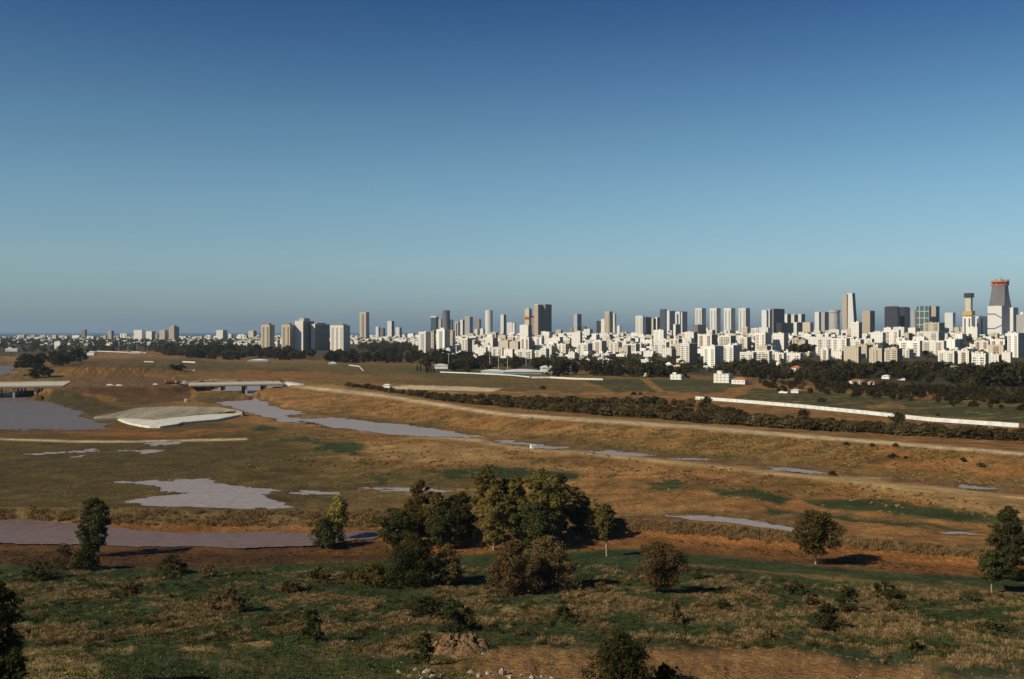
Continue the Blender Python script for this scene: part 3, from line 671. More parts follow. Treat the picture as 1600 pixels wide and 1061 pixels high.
scrub('bank_scrub', 'low bushes and weeds on the reed bank', [[(-120,790),(600,797),(1000,808),(1400,848),(1720,860),(1720,885),(1400,862),(1000,832),(600,828),(200,820),(-120,808)]], 420, (.4, 1.0), 'leaf_brown', .2, 40)
def protos():
    specs = [('round', .12, 4.6, 9), ('spread', .18, 5.4, 9), ('tall', .1, 3.4, 11), ('bush', .03, 5.5, 6.5), ('round', .08, 5.8, 8), ('bush', .02, 4.6, 5), ('spread', .22, 4.4, 10)]
    out = []
    for leaf in ('leaf_far', 'leaf_hedge'):
        for (sh, tr, rad, h) in specs:
            cs, rs = crown_clumps(h*tr, h, rad, sh, 20)
            v, f = leaves(cs, rs, 1500, .55)
            me = mesh('crown', v, f, M[leaf]); t = trunk_mesh(h*tr, cs, .22, 'trunk', M['bark'], None)
            out.append((leaf, sh, me.data, t.data, h, rad)); bpy.data.objects.remove(me); bpy.data.objects.remove(t)
    cs = [(0, 0, z) for z in np.linspace(1.2, 10.5, 12)]; rs = [1.15*(1-abs(z-3.5)/10) for z in np.linspace(1.2, 10.5, 12)]
    v, f = leaves(cs, rs, 1200, .4); me = mesh('crown', v, f, M['leaf_far']); t = trunk_mesh(1.2, cs, .18, 'trunk', M['bark'], None)
    out.append(('leaf_far', 'cone', me.data, t.data, 11.4, 1.2)); bpy.data.objects.remove(me); bpy.data.objects.remove(t)
    return out
PROTO = protos()
REG = []           # things whose label is worked out at the end from their neighbours
def fartree(px, base, hpx, kind, leaf='leaf_far', group='trees', name='far_tree', cat='tree', place=None, wide=1.0, y=None):
    if y: x = (px-800)/F*y; z = zt(x, y)
    else: x, y, z = gnd(px, base)
    ch = [p for p in PROTO if p[0] == leaf and p[1] in kind]; lf, sh, cm, tm, h, rad = random.choice(ch)
    s = hpx*y/F/h
    r = empty(name, (x, y, z-.3), random.uniform(0, 6.28)); r.scale = (s*wide, s*wide, s)
    for nme, d in (('crown', cm), ('trunk', tm)):
        if nme == 'trunk' and hpx < 14: continue
        c = bpy.data.objects.new(nme, d); COL.objects.link(c); c.parent = r
    tag(r, None, cat, group); REG.append((r, px, base, place[0], place[1])); return r
BELTS = [  # outline of the trees' feet, number, height in rows, place name
 ([(30,568),(125,562),(122,572),(40,576)], 12, (17, 24), 'the dark clump on the left'),
 ([(260,548),(420,548),(430,562),(300,563)], 26, (9, 15), 'the wood left of the cream towers'),
 ([(415,556),(560,562),(700,565),(690,570),(560,568),(415,562)], 40, (13, 19), 'the wood below the cream towers'),
 ([(560,552),(700,556),(800,560),(700,562),(560,560)], 18, (9, 14), 'the wood below the white slabs'),
 ([(700,560),(860,570),(850,574),(700,566)], 16, (8, 13), 'the trees behind the sports ground'),
 ([(862,584),(1000,584),(1090,592),(1000,590),(870,588)], 22, (16, 25), 'the trees beyond the green field'),
 ([(870,570),(1100,574),(1100,580),(870,578)], 20, (9, 14), 'the garden trees beyond the green field'),
 ([(1100,584),(1240,590),(1330,600),(1240,602),(1150,590)], 22, (15, 25), 'the trees right of the white villa'),
 ([(1240,580),(1620,590),(1620,604),(1300,600)], 44, (16, 26), 'the wood in front of the white blocks'),
 ([(1140,572),(1560,580),(1560,586),(1140,578)], 26, (10, 17), 'the upper edge of the wood on the right'),
 ([(640,568),(700,571),(760,573),(866,575),(866,579),(760,578),(700,576),(640,573)], 26, (13, 19), 'the wood before the sports ground'),
 ([(1215,606),(1620,640),(1620,646),(1215,612)], 26, (7, 11), 'the hedge above the right field'),
]
for poly, n, (h0, h1), place in BELTS:
    for px, b in scatter_in(poly, n, 5):
        fartree(px, b, random.uniform(h0, h1), ('round', 'spread', 'bush', 'tall'), place=('dark tree', 'in '+place), group='trees in '+place)
for px, b, hp, w in [(62,590,21,1.2),(270,577,9,1),(276,578,8,1),(282,579,11,1),(1560,602,38,1.2),(1588,604,34,1.2),(1610,604,42,1.2),(1536,600,26,1.2),(1240,552,16,1.4),(1258,554,18,1.4),(1272,552,14,1.4),(1300,526,7,1.6),(1380,548,14,1.3),(1395,550,13,1.3),(1448,556,9,1.8),(1340,530,8,1.5),(1512,533,9,1.5),(835,550,10,1.3),(715,548,9,1.3),(870,590,18,1),(732,582,12,1),(706,580,15,1.1),(714,579,13,1)]:
    fartree(px, b, hp, ('round', 'bush'), place=('single dark tree', 'among'), group='single trees beyond the fields', wide=w)
for px, b, hp in [(652,580,12),(657,580,13),(666,582,14),(669,582,15),(673,582,12),(678,582,13),(741,560,10)]:
    fartree(px, b, hp, ('cone',), place=('slim dark cypress', 'in the row at the far field edge'), group='cypresses in a row at the far field edge', name='cypress_tree')
# shrubs of the long hedge along the canal behind the embankment
hl = [(545,603,602),(600,611,609),(700,628,622),(800,637,627),(900,646,630),(1000,653,631),(1080,660,635),(1120,663,645),(1200,668,660),(1400,680,674),(1610,690,686)]
hx_ = [a[0] for a in hl]; nsh = 0
def hedgeplace(p):
    for lim, t in ((660, 'near the small greenhouse'), (770, 'right of the pale sandy patch'), (900, 'above the white hut on the lower track'), (1000, 'below the green field'), (1087, 'just left of the long white wall'), (1190, 'by the left end of the white wall'), (1300, 'below the left half of the white wall'), (1400, 'below the middle of the white wall'), (1500, 'below the right half of the white wall'), (9999, 'at the right end of the hedge')):
        if p < lim: return t
px = 545.0
while px < 1620:
    b = np.interp(px, hx_, [a[1] for a in hl]); t = np.interp(px, hx_, [a[2] for a in hl])
    hp = np.interp(px, [545, 700, 1000, 1600], [6.5, 10, 14, 18])
    rows = 1 if b-t < 4 else (2 if b-t < 9 else 3)
    for r_ in range(rows):
        fartree(px+random.uniform(-5, 5), b-(b-t)*r_/max(1, rows-1)*.95-random.uniform(0, 1.5) if rows > 1 else b, hp*random.uniform(.8, 1.2)*(.85 if r_ else 1), ('bush', 'round'), 'leaf_hedge',
                place=(['front row hedge shrub', 'middle row hedge shrub', 'back row hedge shrub'][r_] if rows > 2 else ['front row hedge shrub', 'back row hedge shrub'][r_], hedgeplace(px)), group='shrubs of the long hedge behind the embankment', name='hedge_shrub', cat='shrub', wide=random.uniform(1.0, 1.4))
    px += hp*.72
for px, b, hp in [(1405,668,26),(1255,656,18),(1103,634,16),(990,617,6),(1000,617,5),(848,608,6),(1322,696,7),(1362,697,6),(1400,698,7),(1395,715,8),(1415,716,5),(1506,722,9),(1533,730,9),(1301,743,9),(1284,628,8),(1465,650,5)]:
    fartree(px, b, hp, ('bush', 'round'), place=('lone dark shrub', 'on the banks and fields at right'), group='lone shrubs on the banks and fields', name='far_shrub', cat='shrub')
# masses of trees too far to count
def woods(name, label, rows, hm, n):
    cs = []; rs = []
    for poly in rows:
        for px, b in scatter_in(poly, n):
            x, y, z = gnd(px, b); r = random.uniform(.5, 1)*hm
            cs.append((x, y, z+r*.5)); rs.append(r*.9)
            cs.append((x+random.uniform(-r, r), y, z+r*1.1)); rs.append(r*.6)
    v, f = leaves(cs, rs, len(cs)*55, hm*.22)
    tag(mesh(name, v, f, M['leaf_far']), label, 'woodland', None, 'stuff')
woods('far_woodland', 'dark band of distant woodland on the left and between the city blocks', [
  [(-200,528),(400,531),(420,548),(260,550),(0,550),(-200,548)], [(0,532),(420,532),(420,540),(0,540)], [(240,545),(420,545),(430,556),(260,556)], [(560,534),(700,540),(800,545),(700,552),(560,545)]], 8.5, 420)
woods('city_greenery', 'street trees and gardens showing between the white city blocks', [
  [(860,526),(1620,527),(1620,534),(860,534)], [(1100,532),(1620,532),(1620,560),(1100,560)], [(640,530),(1620,540),(1620,560),(1100,566),(860,566),(640,552)], [(860,560),(1100,566),(1240,570),(1100,582),(860,580)], [(1100,566),(1620,572),(1620,590),(1240,590)]], 6.0, 300)
woods('orchard', 'dark orchard rows and scrub behind the right field', [[(1180,596),(1320,602),(1620,612),(1620,636),(1320,616),(1200,606)]], 4.0, 260)

# ------------------------------------------------------------------ buildings
LAND = []          # landmark (px, phrase)
def frame(px, y, r):
    th = math.atan((px-800)/F); return -(R(r)+th), math.cos(th)
def body(x0, x1, top, y=None, base=None, share=.6, mats=('f_white', 'f_white'), r=30, name='apartment_block', label=None, cat='building', group=None, landmark=None, maxd=None, shape='box', taper=1.0, cap=None, strips=0, tank=False, regplace=None, par=True, stripmat='dark', bal=False, ang=None):
    if group and 'blocks of the city' in group and not strips and random.random() < .4: strips = random.choice((1, 2)); stripmat = random.choice(('f_balcony', 'f_brown', 'f_beige'))
    px = (x0+x1)/2
    if y is None: _, y, _ = gnd(px, base)
    x = (px-800)/F*y; z = zt(x, y)-1.5
    ztop = H+(HZ-top)*y/F; h = max(4, ztop-z)
    phi, ct = frame(px, y, r); W = (x1-x0)*y/F*ct
    root = empty(name, (x, y, z), phi); tag(root, label, cat, group)
    if landmark: LAND.append((px, landmark))
    if regplace: REG.append((root, px, top, regplace[0], regplace[1]))
    ms = [M[mats[0]], M['roof'], M[mats[1]]]
    mb = MB()
    if shape == 'cyl':
        mb.cyl(0, 0, W/2, W/2*taper, 0, h, 24); mb.build('facade', ms, root); w = d = W*.7
    else:
        w = share*W/math.cos(R(r)); d = min((1-share)*W/math.sin(R(r)), maxd or 1e9) if r > 3 else W*.8
        d = max(d, min(w*.35, 9))
        mb.box(0, 0, w, d, 0, h, (0, 2, 2, 0), 1, taper); mb.build('facade', ms, root)
        if par:
            p = MB(); k = taper; t = .35
            for (cx, cy, a, b) in ((0, -d*k/2+.1, w*k+.3, t), (0, d*k/2-.1, w*k+.3, t), (-w*k/2+.1, 0, t, d*k-.6), (w*k/2-.1, 0, t, d*k-.6)): p.box(cx, cy, a, b, h-.4, h+1.0, (0,), 0)
            p.build('parapet', [M[mats[0]]], root)
    if cap:
        k, ch, cm = cap; c = MB(); c.box(0, 0, w*k, d*k, h, h+ch, (0,), 1); c.build('penthouse', [M[cm], M['roof']], root)
    else:
        c = MB(); c.box(w*random.uniform(-.2, .2), 0, min(5, w*.3), min(5, d*.4), h, h+random.uniform(2.2, 3.6), (0,), 1); c.build('stairhead', [M[mats[0]], M['roof']], root)
    if tank:
        for k in range(random.choice((1, 2, 3))):
            q = MB(); qx = w*random.uniform(-.38, .38); qy = d*random.uniform(-.3, .3); q.tube((qx-.8, qy, h+2.0), (qx+.8, qy, h+2.0), .5, .5, 8); q.box(qx, qy, 1.2, 1.2, h-.1, h+1.6, (0,), 0); q.build('water_tank', [M['white_wall'], M['white_wall']], root)
    for s in range(strips):
        q = MB(); sx = w*((s+.5)/strips-.5)+w*.02; ww = w/strips*.36
        q.box(sx, -d/2-.15, ww, .9, h*.06, h*.93, (0,), 0); q.build('window_strip', [M[stripmat], M[stripmat]], root)
    if bal:
        nf = int(h/3.1)
        for s in (-.28, .28):
            q = MB()
            for k in range(1, nf): q.box(w*s, -d/2-.7, w*.2, 1.5, k*3.1, k*3.1+1.1, (0,), 0, bottom=True)
            q.build('balcony_stack', [M['f_balcony'], M['roof']], root)
    return root, w, d, h, y
TW = dict(name='apartment_tower', cat='tower')
OT = dict(name='office_tower', cat='tower')
# --- towers on the left: cream apartment towers
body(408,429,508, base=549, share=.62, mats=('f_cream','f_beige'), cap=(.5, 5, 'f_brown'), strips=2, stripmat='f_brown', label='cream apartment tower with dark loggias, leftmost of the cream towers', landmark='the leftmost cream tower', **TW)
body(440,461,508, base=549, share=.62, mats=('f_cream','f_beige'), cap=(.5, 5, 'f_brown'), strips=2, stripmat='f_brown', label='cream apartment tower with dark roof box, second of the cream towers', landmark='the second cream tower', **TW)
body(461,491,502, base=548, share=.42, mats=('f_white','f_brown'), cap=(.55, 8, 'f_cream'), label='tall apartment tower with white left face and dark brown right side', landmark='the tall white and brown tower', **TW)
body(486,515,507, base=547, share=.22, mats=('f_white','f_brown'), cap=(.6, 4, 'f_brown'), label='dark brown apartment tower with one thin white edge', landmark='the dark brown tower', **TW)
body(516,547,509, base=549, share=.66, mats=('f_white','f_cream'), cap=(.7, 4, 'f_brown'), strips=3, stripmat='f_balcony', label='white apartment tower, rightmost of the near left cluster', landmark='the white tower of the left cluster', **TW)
body(562,577,488, y=5200, share=.65, mats=('f_cream','f_cream'), strips=1, stripmat='f_brown', label='lone tall slim beige tower with dark vertical stripe', landmark='the lone slim beige tower', **TW)
body(587,594,511, y=4800, mats=('f_pale','f_grey'), label='small pale tower left of a white one, beyond the lone slim tower', **TW)
body(594,602,513, y=5200, mats=('f_dusk','f_dusk'), label='small dark grey tower between two pale ones', **TW)
body(605,616,502, y=5000, share=.62, mats=('f_pale','f_dusk'), label='pale tower with dark right side, right of the lone slim tower', landmark='the pale tower with dark side', **TW)
body(618,628,512, y=4800, mats=('f_pale','f_grey'), label='short pale tower left of the white slabs', **TW)
# --- white slabs
body(654,673,519, base=551, share=.58, mats=('f_white_plain','f_cream'), strips=1, stripmat='f_grey', label='white slab block with grey right side, left of the pair', landmark='the left white slab', **TW)
body(673,681,518, base=550, share=.6, mats=('f_balcony','f_brown'), label='narrow balcony block between the two white slabs', **TW)
body(682,703,515, base=551, share=.6, mats=('f_white_plain','f_cream'), cap=(.4, 4, 'f_white'), strips=1, stripmat='f_grey', label='white slab block with roof box, right of the pair', landmark='the right white slab', **TW)
body(703,711,517, base=550, share=.6, mats=('f_balcony','f_brown'), label='narrow balcony block right of the white slabs', **TW)
body(673,685,496, y=5300, share=.7, mats=('f_glass','f_dusk'), cap=(1.02, 6, 'f_white'), label='dark tower with white top behind the white slabs', **OT)
body(685,692,499, y=5400, mats=('f_grey','f_dusk'), label='slim grey tower squeezed left of the round one', **OT)
body(691,703,485, y=5200, shape='cyl', mats=('f_dusk','f_dusk'), label='dark round tower rising behind the white slabs', landmark='the dark round tower', **OT)
body(702,708,500, y=5200, mats=('f_dusk','f_glass'), label='low dark tower touching the round one', **OT)
body(711,719,503, y=4600, mats=('f_cream','f_beige'), strips=1, stripmat='dark', label='cream tower with dark slots right of the round tower', **TW)
body(719,729,500, y=5000, mats=('f_pale','f_dusk'), share=.4, label='half pale half dark tower', **OT)
body(726,739,496, y=4900, mats=('f_grey','f_grey'), share=.6, cap=(1.05, 3, 'f_cream'), label='grey tower with pale frame on top', landmark='the grey tower with framed top', **OT)
body(744,752,499, y=5200, mats=('f_brown','f_cream'), share=.6, label='slim brown and cream tower', landmark='the slim brown tower', **TW)
body(741,749,515, y=4500, mats=('f_white','f_cream'), label='small white tower before the slim brown one', **TW)
body(750,758,514, y=4500, mats=('f_white','f_pale'), label='small white tower right of the slim brown one', **TW)
body(758,770,485, y=4700, shape='cyl', mats=('f_pale','f_grey'), label='tall pale rounded tower standing alone', landmark='the tall pale rounded tower', **TW)
body(782,791,492, y=5000, share=.55, mats=('f_pale','f_black'), label='slim tower with pale left and black right face', landmark='the slim two tone tower', **OT)
body(792,804,504, y=4900, mats=('f_pale','f_grey'), share=.7, label='broad grey blue tower right of the slim two tone one', **OT)
body(801,806,505, y=4850, mats=('f_white','f_white'), label='narrow white tower at the right of the grey blue one', **TW)
rt, w, d, h, y = body(820,831,483, y=4700, mats=('f_cream','f_beige'), cap=(.5, 5, 'f_cream'), label='unfinished cream tower with orange safety collar', landmark='the tower with orange collar', **TW)
q = MB(); q.box(0, 0, w*1.5, d*1.6, h*.68, h*.76, (0,), 0, bottom=True); q.build('safety_collar', [M['orange'], M['orange']], rt)
body(830,837,497, y=4600, mats=('f_brown','f_dusk'), label='brown low tower left of the dark twin towers', **TW)
body(834,849,477, y=4300, share=.45, mats=('f_beige','f_dusk'), cap=(.9, 3, 'f_white'), label='dark tower with white cap, left of the twin pair', landmark='the dark twin towers', **TW)
body(847,862,476, y=4330, share=.35, mats=('f_brown','f_dusk'), label='dark grey tower, right of the twin pair', **TW)
body(812,831,508, base=541, mats=('f_white','f_brown'), share=.7, label='white block with dark right side below the tower with orange collar', **TW)
body(890,898,512, y=5000, mats=('f_brown','f_dusk'), label='low brown tower left of the grey tapered one', **TW)
body(896,909,491, y=4900, mats=('f_grey','f_glass'), share=.45, taper=.94, label='grey tapered glass tower between twin towers and cream tower', landmark='the grey tapered tower', **OT)
body(910,917,511, y=4900, mats=('f_dusk','f_dusk'), label='low dark tower right of the grey tapered one', **OT)
body(932,939,502, y=5000, mats=('f_black','f_dusk'), share=.8, label='black slab left of the tall cream tower', **OT)
body(939,946,499, y=4800, mats=('f_white','f_cream'), share=.8, label='white tower joined left of the tall cream tower', **TW)
body(945,957,487, y=4600, mats=('f_cream','f_beige'), share=.6, strips=2, stripmat='f_beige', label='tall cream tower above the low white city', landmark='the tall cream tower', **TW)
body(956,963,491, y=4600, mats=('f_white','f_pale'), share=.6, label='slim white tower right of the tall cream tower', **TW)
body(964,971,509, y=4600, mats=('f_white','f_pale'), shape='cyl', label='small white rounded tower right of the cream tower', **TW)
body(993,1007,494, y=4000, share=.8, mats=('f_white','f_pale'), strips=2, stripmat='f_cream', label='white tower with vertical stripes at the left of the dark cluster', landmark='the white striped tower', **TW)
body(1006,1018,496, y=4100, share=.25, mats=('f_glass','f_black'), label='dark glass tower right of the white striped one', **OT)
body(1018,1025,498, y=4100, share=.4, mats=('f_cream','f_black'), label='dark tower with thin cream edge', **OT)
body(1024,1031,496, y=4300, share=.4, mats=('f_white','f_black'), label='dark tower with thin white edge', **OT)
body(1031,1042,484, y=4200, share=.8, mats=('f_glass','f_beige'), cap=(.8, 3, 'f_dusk'), label='tall bluish dark tower in the dark cluster', landmark='the tall bluish dark tower', **OT)
body(1041,1055,486, y=4300, share=.35, mats=('f_pale','f_grey'), label='tall grey beige tower in the dark cluster', **OT)
body(1055,1064,488, y=4500, share=.8, mats=('f_white','f_pale'), strips=1, stripmat='f_glass', label='white framed tower in the dark cluster', **OT)
body(1064,1074,488, y=4200, share=.2, mats=('f_pale','f_grey'), cap=(1.02, 3, 'f_black'), label='grey tower with black top band, right end of the dark cluster', landmark='the grey tower with black top', **OT)
body(1052,1064,507, y=3600, share=.3, mats=('f_white','f_glass'), label='low bluish block before the dark cluster', **OT)
body(1021,1042,516, base=541, share=.75, mats=('f_white','f_cream'), strips=2, stripmat='f_pale', label='broad white block before the dark cluster', **TW)
for i, (a, b, lb) in enumerate([(1086,1103,'first'), (1109,1126,'second'), (1131,1149,'third'), (1154,1172,'fourth')]):
    body(a, b, 482, y=4100, share=.62, mats=('f_pale','f_grey'), strips=2, stripmat='f_grey', par=True, label='pale striped residential tower, %s from left of the four alike' % lb, group='four alike pale striped towers', landmark='the %s striped tower' % lb, **TW)
body(1082,1103,508, y=3700, share=.4, mats=('f_dusk','f_brown'), label='dark low block at the foot of the first striped tower', **OT)
body(1190,1201,485, y=4000, share=.7, mats=('f_pale','f_pale'), label='pale lattice tower at the left of the black tower', **OT)
body(1199,1208,484, y=4050, share=.4, mats=('f_white','f_brown'), label='narrow brown and white tower beside the black tower', **OT)
body(1206,1226,483, y=3900, share=.15, mats=('f_dusk','f_black'), strips=0, label='big black office tower', landmark='the big black tower', **OT)
for a, b, t in ((1225,1236,491),(1236,1247,492),(1247,1258,491)):
    body(a, b, t, y=4200, share=.45, mats=('f_pale','f_black'), label='dark lobed tower %s right of the big black tower' % {1225:'directly', 1236:'second', 1247:'third'}[a], group='three lobed towers', **OT)
body(1213,1240,505, y=3850, share=.3, mats=('f_black','f_black'), label='black podium block at the foot of the big black tower', **OT)
body(1240,1254,504, y=3500, share=.35, mats=('f_white','f_glass'), label='white edged glass block right below the lobed towers', **OT)
body(1254,1271,504, y=3800, share=.7, mats=('f_cream','f_grey'), label='cream squat tower right of the lobed towers', landmark='the cream squat tower', **OT)
body(1273,1284,488, y=4200, share=.6, mats=('f_pale','f_grey'), label='pale tower left of the grey cylinder', **OT)
body(1283,1297,488, y=4200, share=.4, mats=('f_grey','f_glass'), label='grey dark tower touching the grey cylinder', **OT)
rt, w, d, h, y = body(1295,1312,488, y=3900, shape='cyl', mats=('f_grey','f_grey'), cap=(.2, 2, 'f_grey'), label='grey cylindrical tower with pale ring on top', landmark='the grey cylindrical tower', **OT)
q = MB(); R_ = 17*y/F/2; q.cyl(0, 0, R_*1.06, R_*1.12, h-1, h+8, 24); q.build('ring_crown', [M['f_cream'], M['roof']], rt)
body(1316,1327,460, y=4300, share=.8, mats=('f_beige','f_dusk'), par=False, label='tall beige slab of the leaning pair', landmark='the tall leaning pair', **OT)
rt = empty('office_tower', ((1331.5-800)/F*4250, 4250, 44), frame(1331, 4250, 30)[0]); tag(rt, 'tall grey tower with wedge side, right of the leaning pair', 'tower')
q = MB(); w = 12*4250/F; hh = (HZ-458)*4250/F+16
q.prism([(-w*.55, -w*.4), (w*.6, -w*.4), (w*.6, w*.4), (-w*.55, w*.4)], [(-w*.5, -w*.35), (w*.2, -w*.35), (w*.2, w*.35), (-w*.5, w*.35)], 0, hh, (0, 2, 2, 0), 1); q.build('facade', [M['f_pale'], M['roof'], M['f_dusk']], rt)
q = MB(); q.box(-w*.46, -w*.42, 3, 2, 4, hh*.97, (0,), 0); q.build('window_strip', [M['dark'], M['dark']], rt)
body(1347,1367,486, y=4000, share=.62, mats=('f_beige','f_glass'), label='beige tower with dark right side right of the leaning pair', landmark='the beige tower with dark side', **OT)
body(1382,1406,480, y=3700, share=.85, mats=('f_black','f_black'), cap=(.8, 3, 'f_black'), r=25, label='wide black glass tower, left of the black pair', landmark='the black pair', **OT)
body(1405,1422,481, y=3750, share=.5, mats=('f_black','f_glass'), cap=(.8, 3, 'f_black'), r=25, label='black glass tower, right of the black pair', **OT)
body(1423,1433,485, y=4200, shape='cyl', mats=('f_grey','f_grey'), label='grey rounded tower between black pair and green glass tower', **OT)
body(1432,1455,479, y=4000, share=.85, mats=('f_greenglass','f_beige'), label='green glass tower with white gridded frame', landmark='the green glass tower', **OT)
body(1454,1468,479, y=4050, share=.6, mats=('f_beige','f_glass'), label='beige tower right of the green glass tower', **OT)
body(1476,1493,489, y=4300, share=.75, mats=('f_pale','f_pale'), label='plain pale grey tower standing apart', landmark='the plain pale grey tower', **OT)
# unfinished core tower
rt, w, d, h, y = body(1504,1524,495, y=3300, share=.7, mats=('f_white','f_pale'), strips=2, stripmat='f_dusk', cap=(.2, 2, 'f_white'), label='white tower under construction with bare concrete core and yellow collar', landmark='the tower under construction', **TW)
c = MB(); c.box(0, 0, w*.62, d*.5, h, h+30*y/F, (0,), 0); c.build('concrete_core', [M['concrete'], M['concrete']], rt)
c = MB(); c.box(0, 0, w*.85, d*.7, h+30*y/F, h+37*y/F, (0,), 0, bottom=True); c.build('climbing_formwork', [M['dark'], M['dark']], rt)
c = MB(); c.box(0, 0, w*1.0, d*.9, h+2*y/F, h+9*y/F, (0,), 0, bottom=True); c.build('safety_collar', [M['yellow'], M['yellow']], rt)
c = MB(); c.tube((0, 0, h+36*y/F), (0, 0, h+45*y/F), .6, .4, 6); c.tube((-7, 0, h+43*y/F), (14, 0, h+44*y/F), .4, .3, 5); c.build('crane_mast', [M['steel']], rt)
body(1524,1543,495, y=3350, share=.7, mats=('f_white','f_pale'), strips=2, stripmat='f_dusk', label='white tower twin standing right of the tower under construction', **TW)
rt, w, d, h, y = body(1543,1569,478, y=3300, share=.85, r=20, mats=('f_pale','f_pale'), par=False, cap=(.1, 1, 'f_pale'), label='pale triangular tower with dark zigzag bands', landmark='the pale zigzag tower', **OT)
for z0, z1 in ((h*.74, h*.62), (h*.30, h*.40), (h*.10, h*.10)):
    c = MB(); yy = -d/2-.4
    c.poly([(-w*.5, yy, z0), (0, yy, z0), (0, yy, z0+3), (-w*.5, yy, z0+3)]); c.poly([(0, yy, z0), (w*.5, yy, z1), (w*.5, yy, z1+3), (0, yy, z0+3)]); c.build('dark_band', [M['dark']], rt)
# spiral tower
y = 4000; x = (1562.5-800)/F*y; z = zt(x, y); rt = empty('office_tower', (x, y, z), .4); tag(rt, 'tallest tower, dark and tapering under an orange crown', 'tower'); LAND.append((1562, 'the tallest tapering tower'))
ht = H+(HZ-446)*y/F-z; q = MB(); NS = 30; s0 = 47*y/F/2; s1 = 25*y/F/2
for k in range(NS):
    def ring(t):
        rr = s0*(1-t)+s1*t; rr *= 1.0; a = t*.5
        return [(rr*math.cos(a+i*math.pi/4)*(1.0 if i % 2 else .93), rr*math.sin(a+i*math.pi/4)*(1.0 if i % 2 else .93)) for i in range(8)]
    q.prism(ring(k/NS), ring((k+1)/NS), ht*k/NS, ht*(k+1)/NS, (0,), 1 if k == NS-1 else None)
q.build('facade', [M['f_dusk'], M['roof']], rt)
q = MB(); q.cyl(0, 0, s1*.98, s1*1.05, ht-3, ht+1.5*y/F, 12)
for k in range(22):
    a_ = k*.2856; rr_ = s1*random.uniform(.7, 1.08); q.box(rr_*math.cos(a_), rr_*math.sin(a_), 3, 3, ht+1*y/F, ht+random.uniform(5, 10)*y/F, (0,), 0)
q.cyl(0, 0, s1*1.1, s1*1.02, ht+5*y/F, ht+7*y/F, 12)
c_ = MB(); c_.box(0, 0, s1*.7, s1*.7, ht, ht+9*y/F, (0,), 0); c_.tube((5, 0, ht+8*y/F), (5, 0, ht+13*y/F), .9, .6, 5); c_.tube((-10, 0, ht+11*y/F), (22, 0, ht+13*y/F), .7, .5, 5); c_.build('core_and_crane', [M['f_grey'], M['roof']], rt)
q.build('construction_crown', [M['orange'], M['orange']], rt)
body(1578,1591,481, y=3900, share=.4, mats=('f_pale','f_grey'), label='grey tower right behind the tallest tower', **OT)
rt, w, d, h, y = body(1588,1606,492, y=3500, share=.8, mats=('f_grey','f_beige'), cap=(.1, 1, 'f_grey'), label='brownish tower with small white dome at the right edge', landmark='the domed tower at the right edge', **OT)
c = MB(); c.cyl(0, 0, 7, 7, h, h+3, 16, 0, 0); c.cyl(0, 0, 7, 5, h+3, h+8, 16, 0, 0); c.cyl(0, 0, 5, 1, h+8, h+11, 16, 0, 0); c.build('dome', [M['white_wall']], rt)
body(1610,1640,470, y=4000, mats=('f_grey','f_glass'), label='grey tower just beyond the right edge of the picture', **OT)
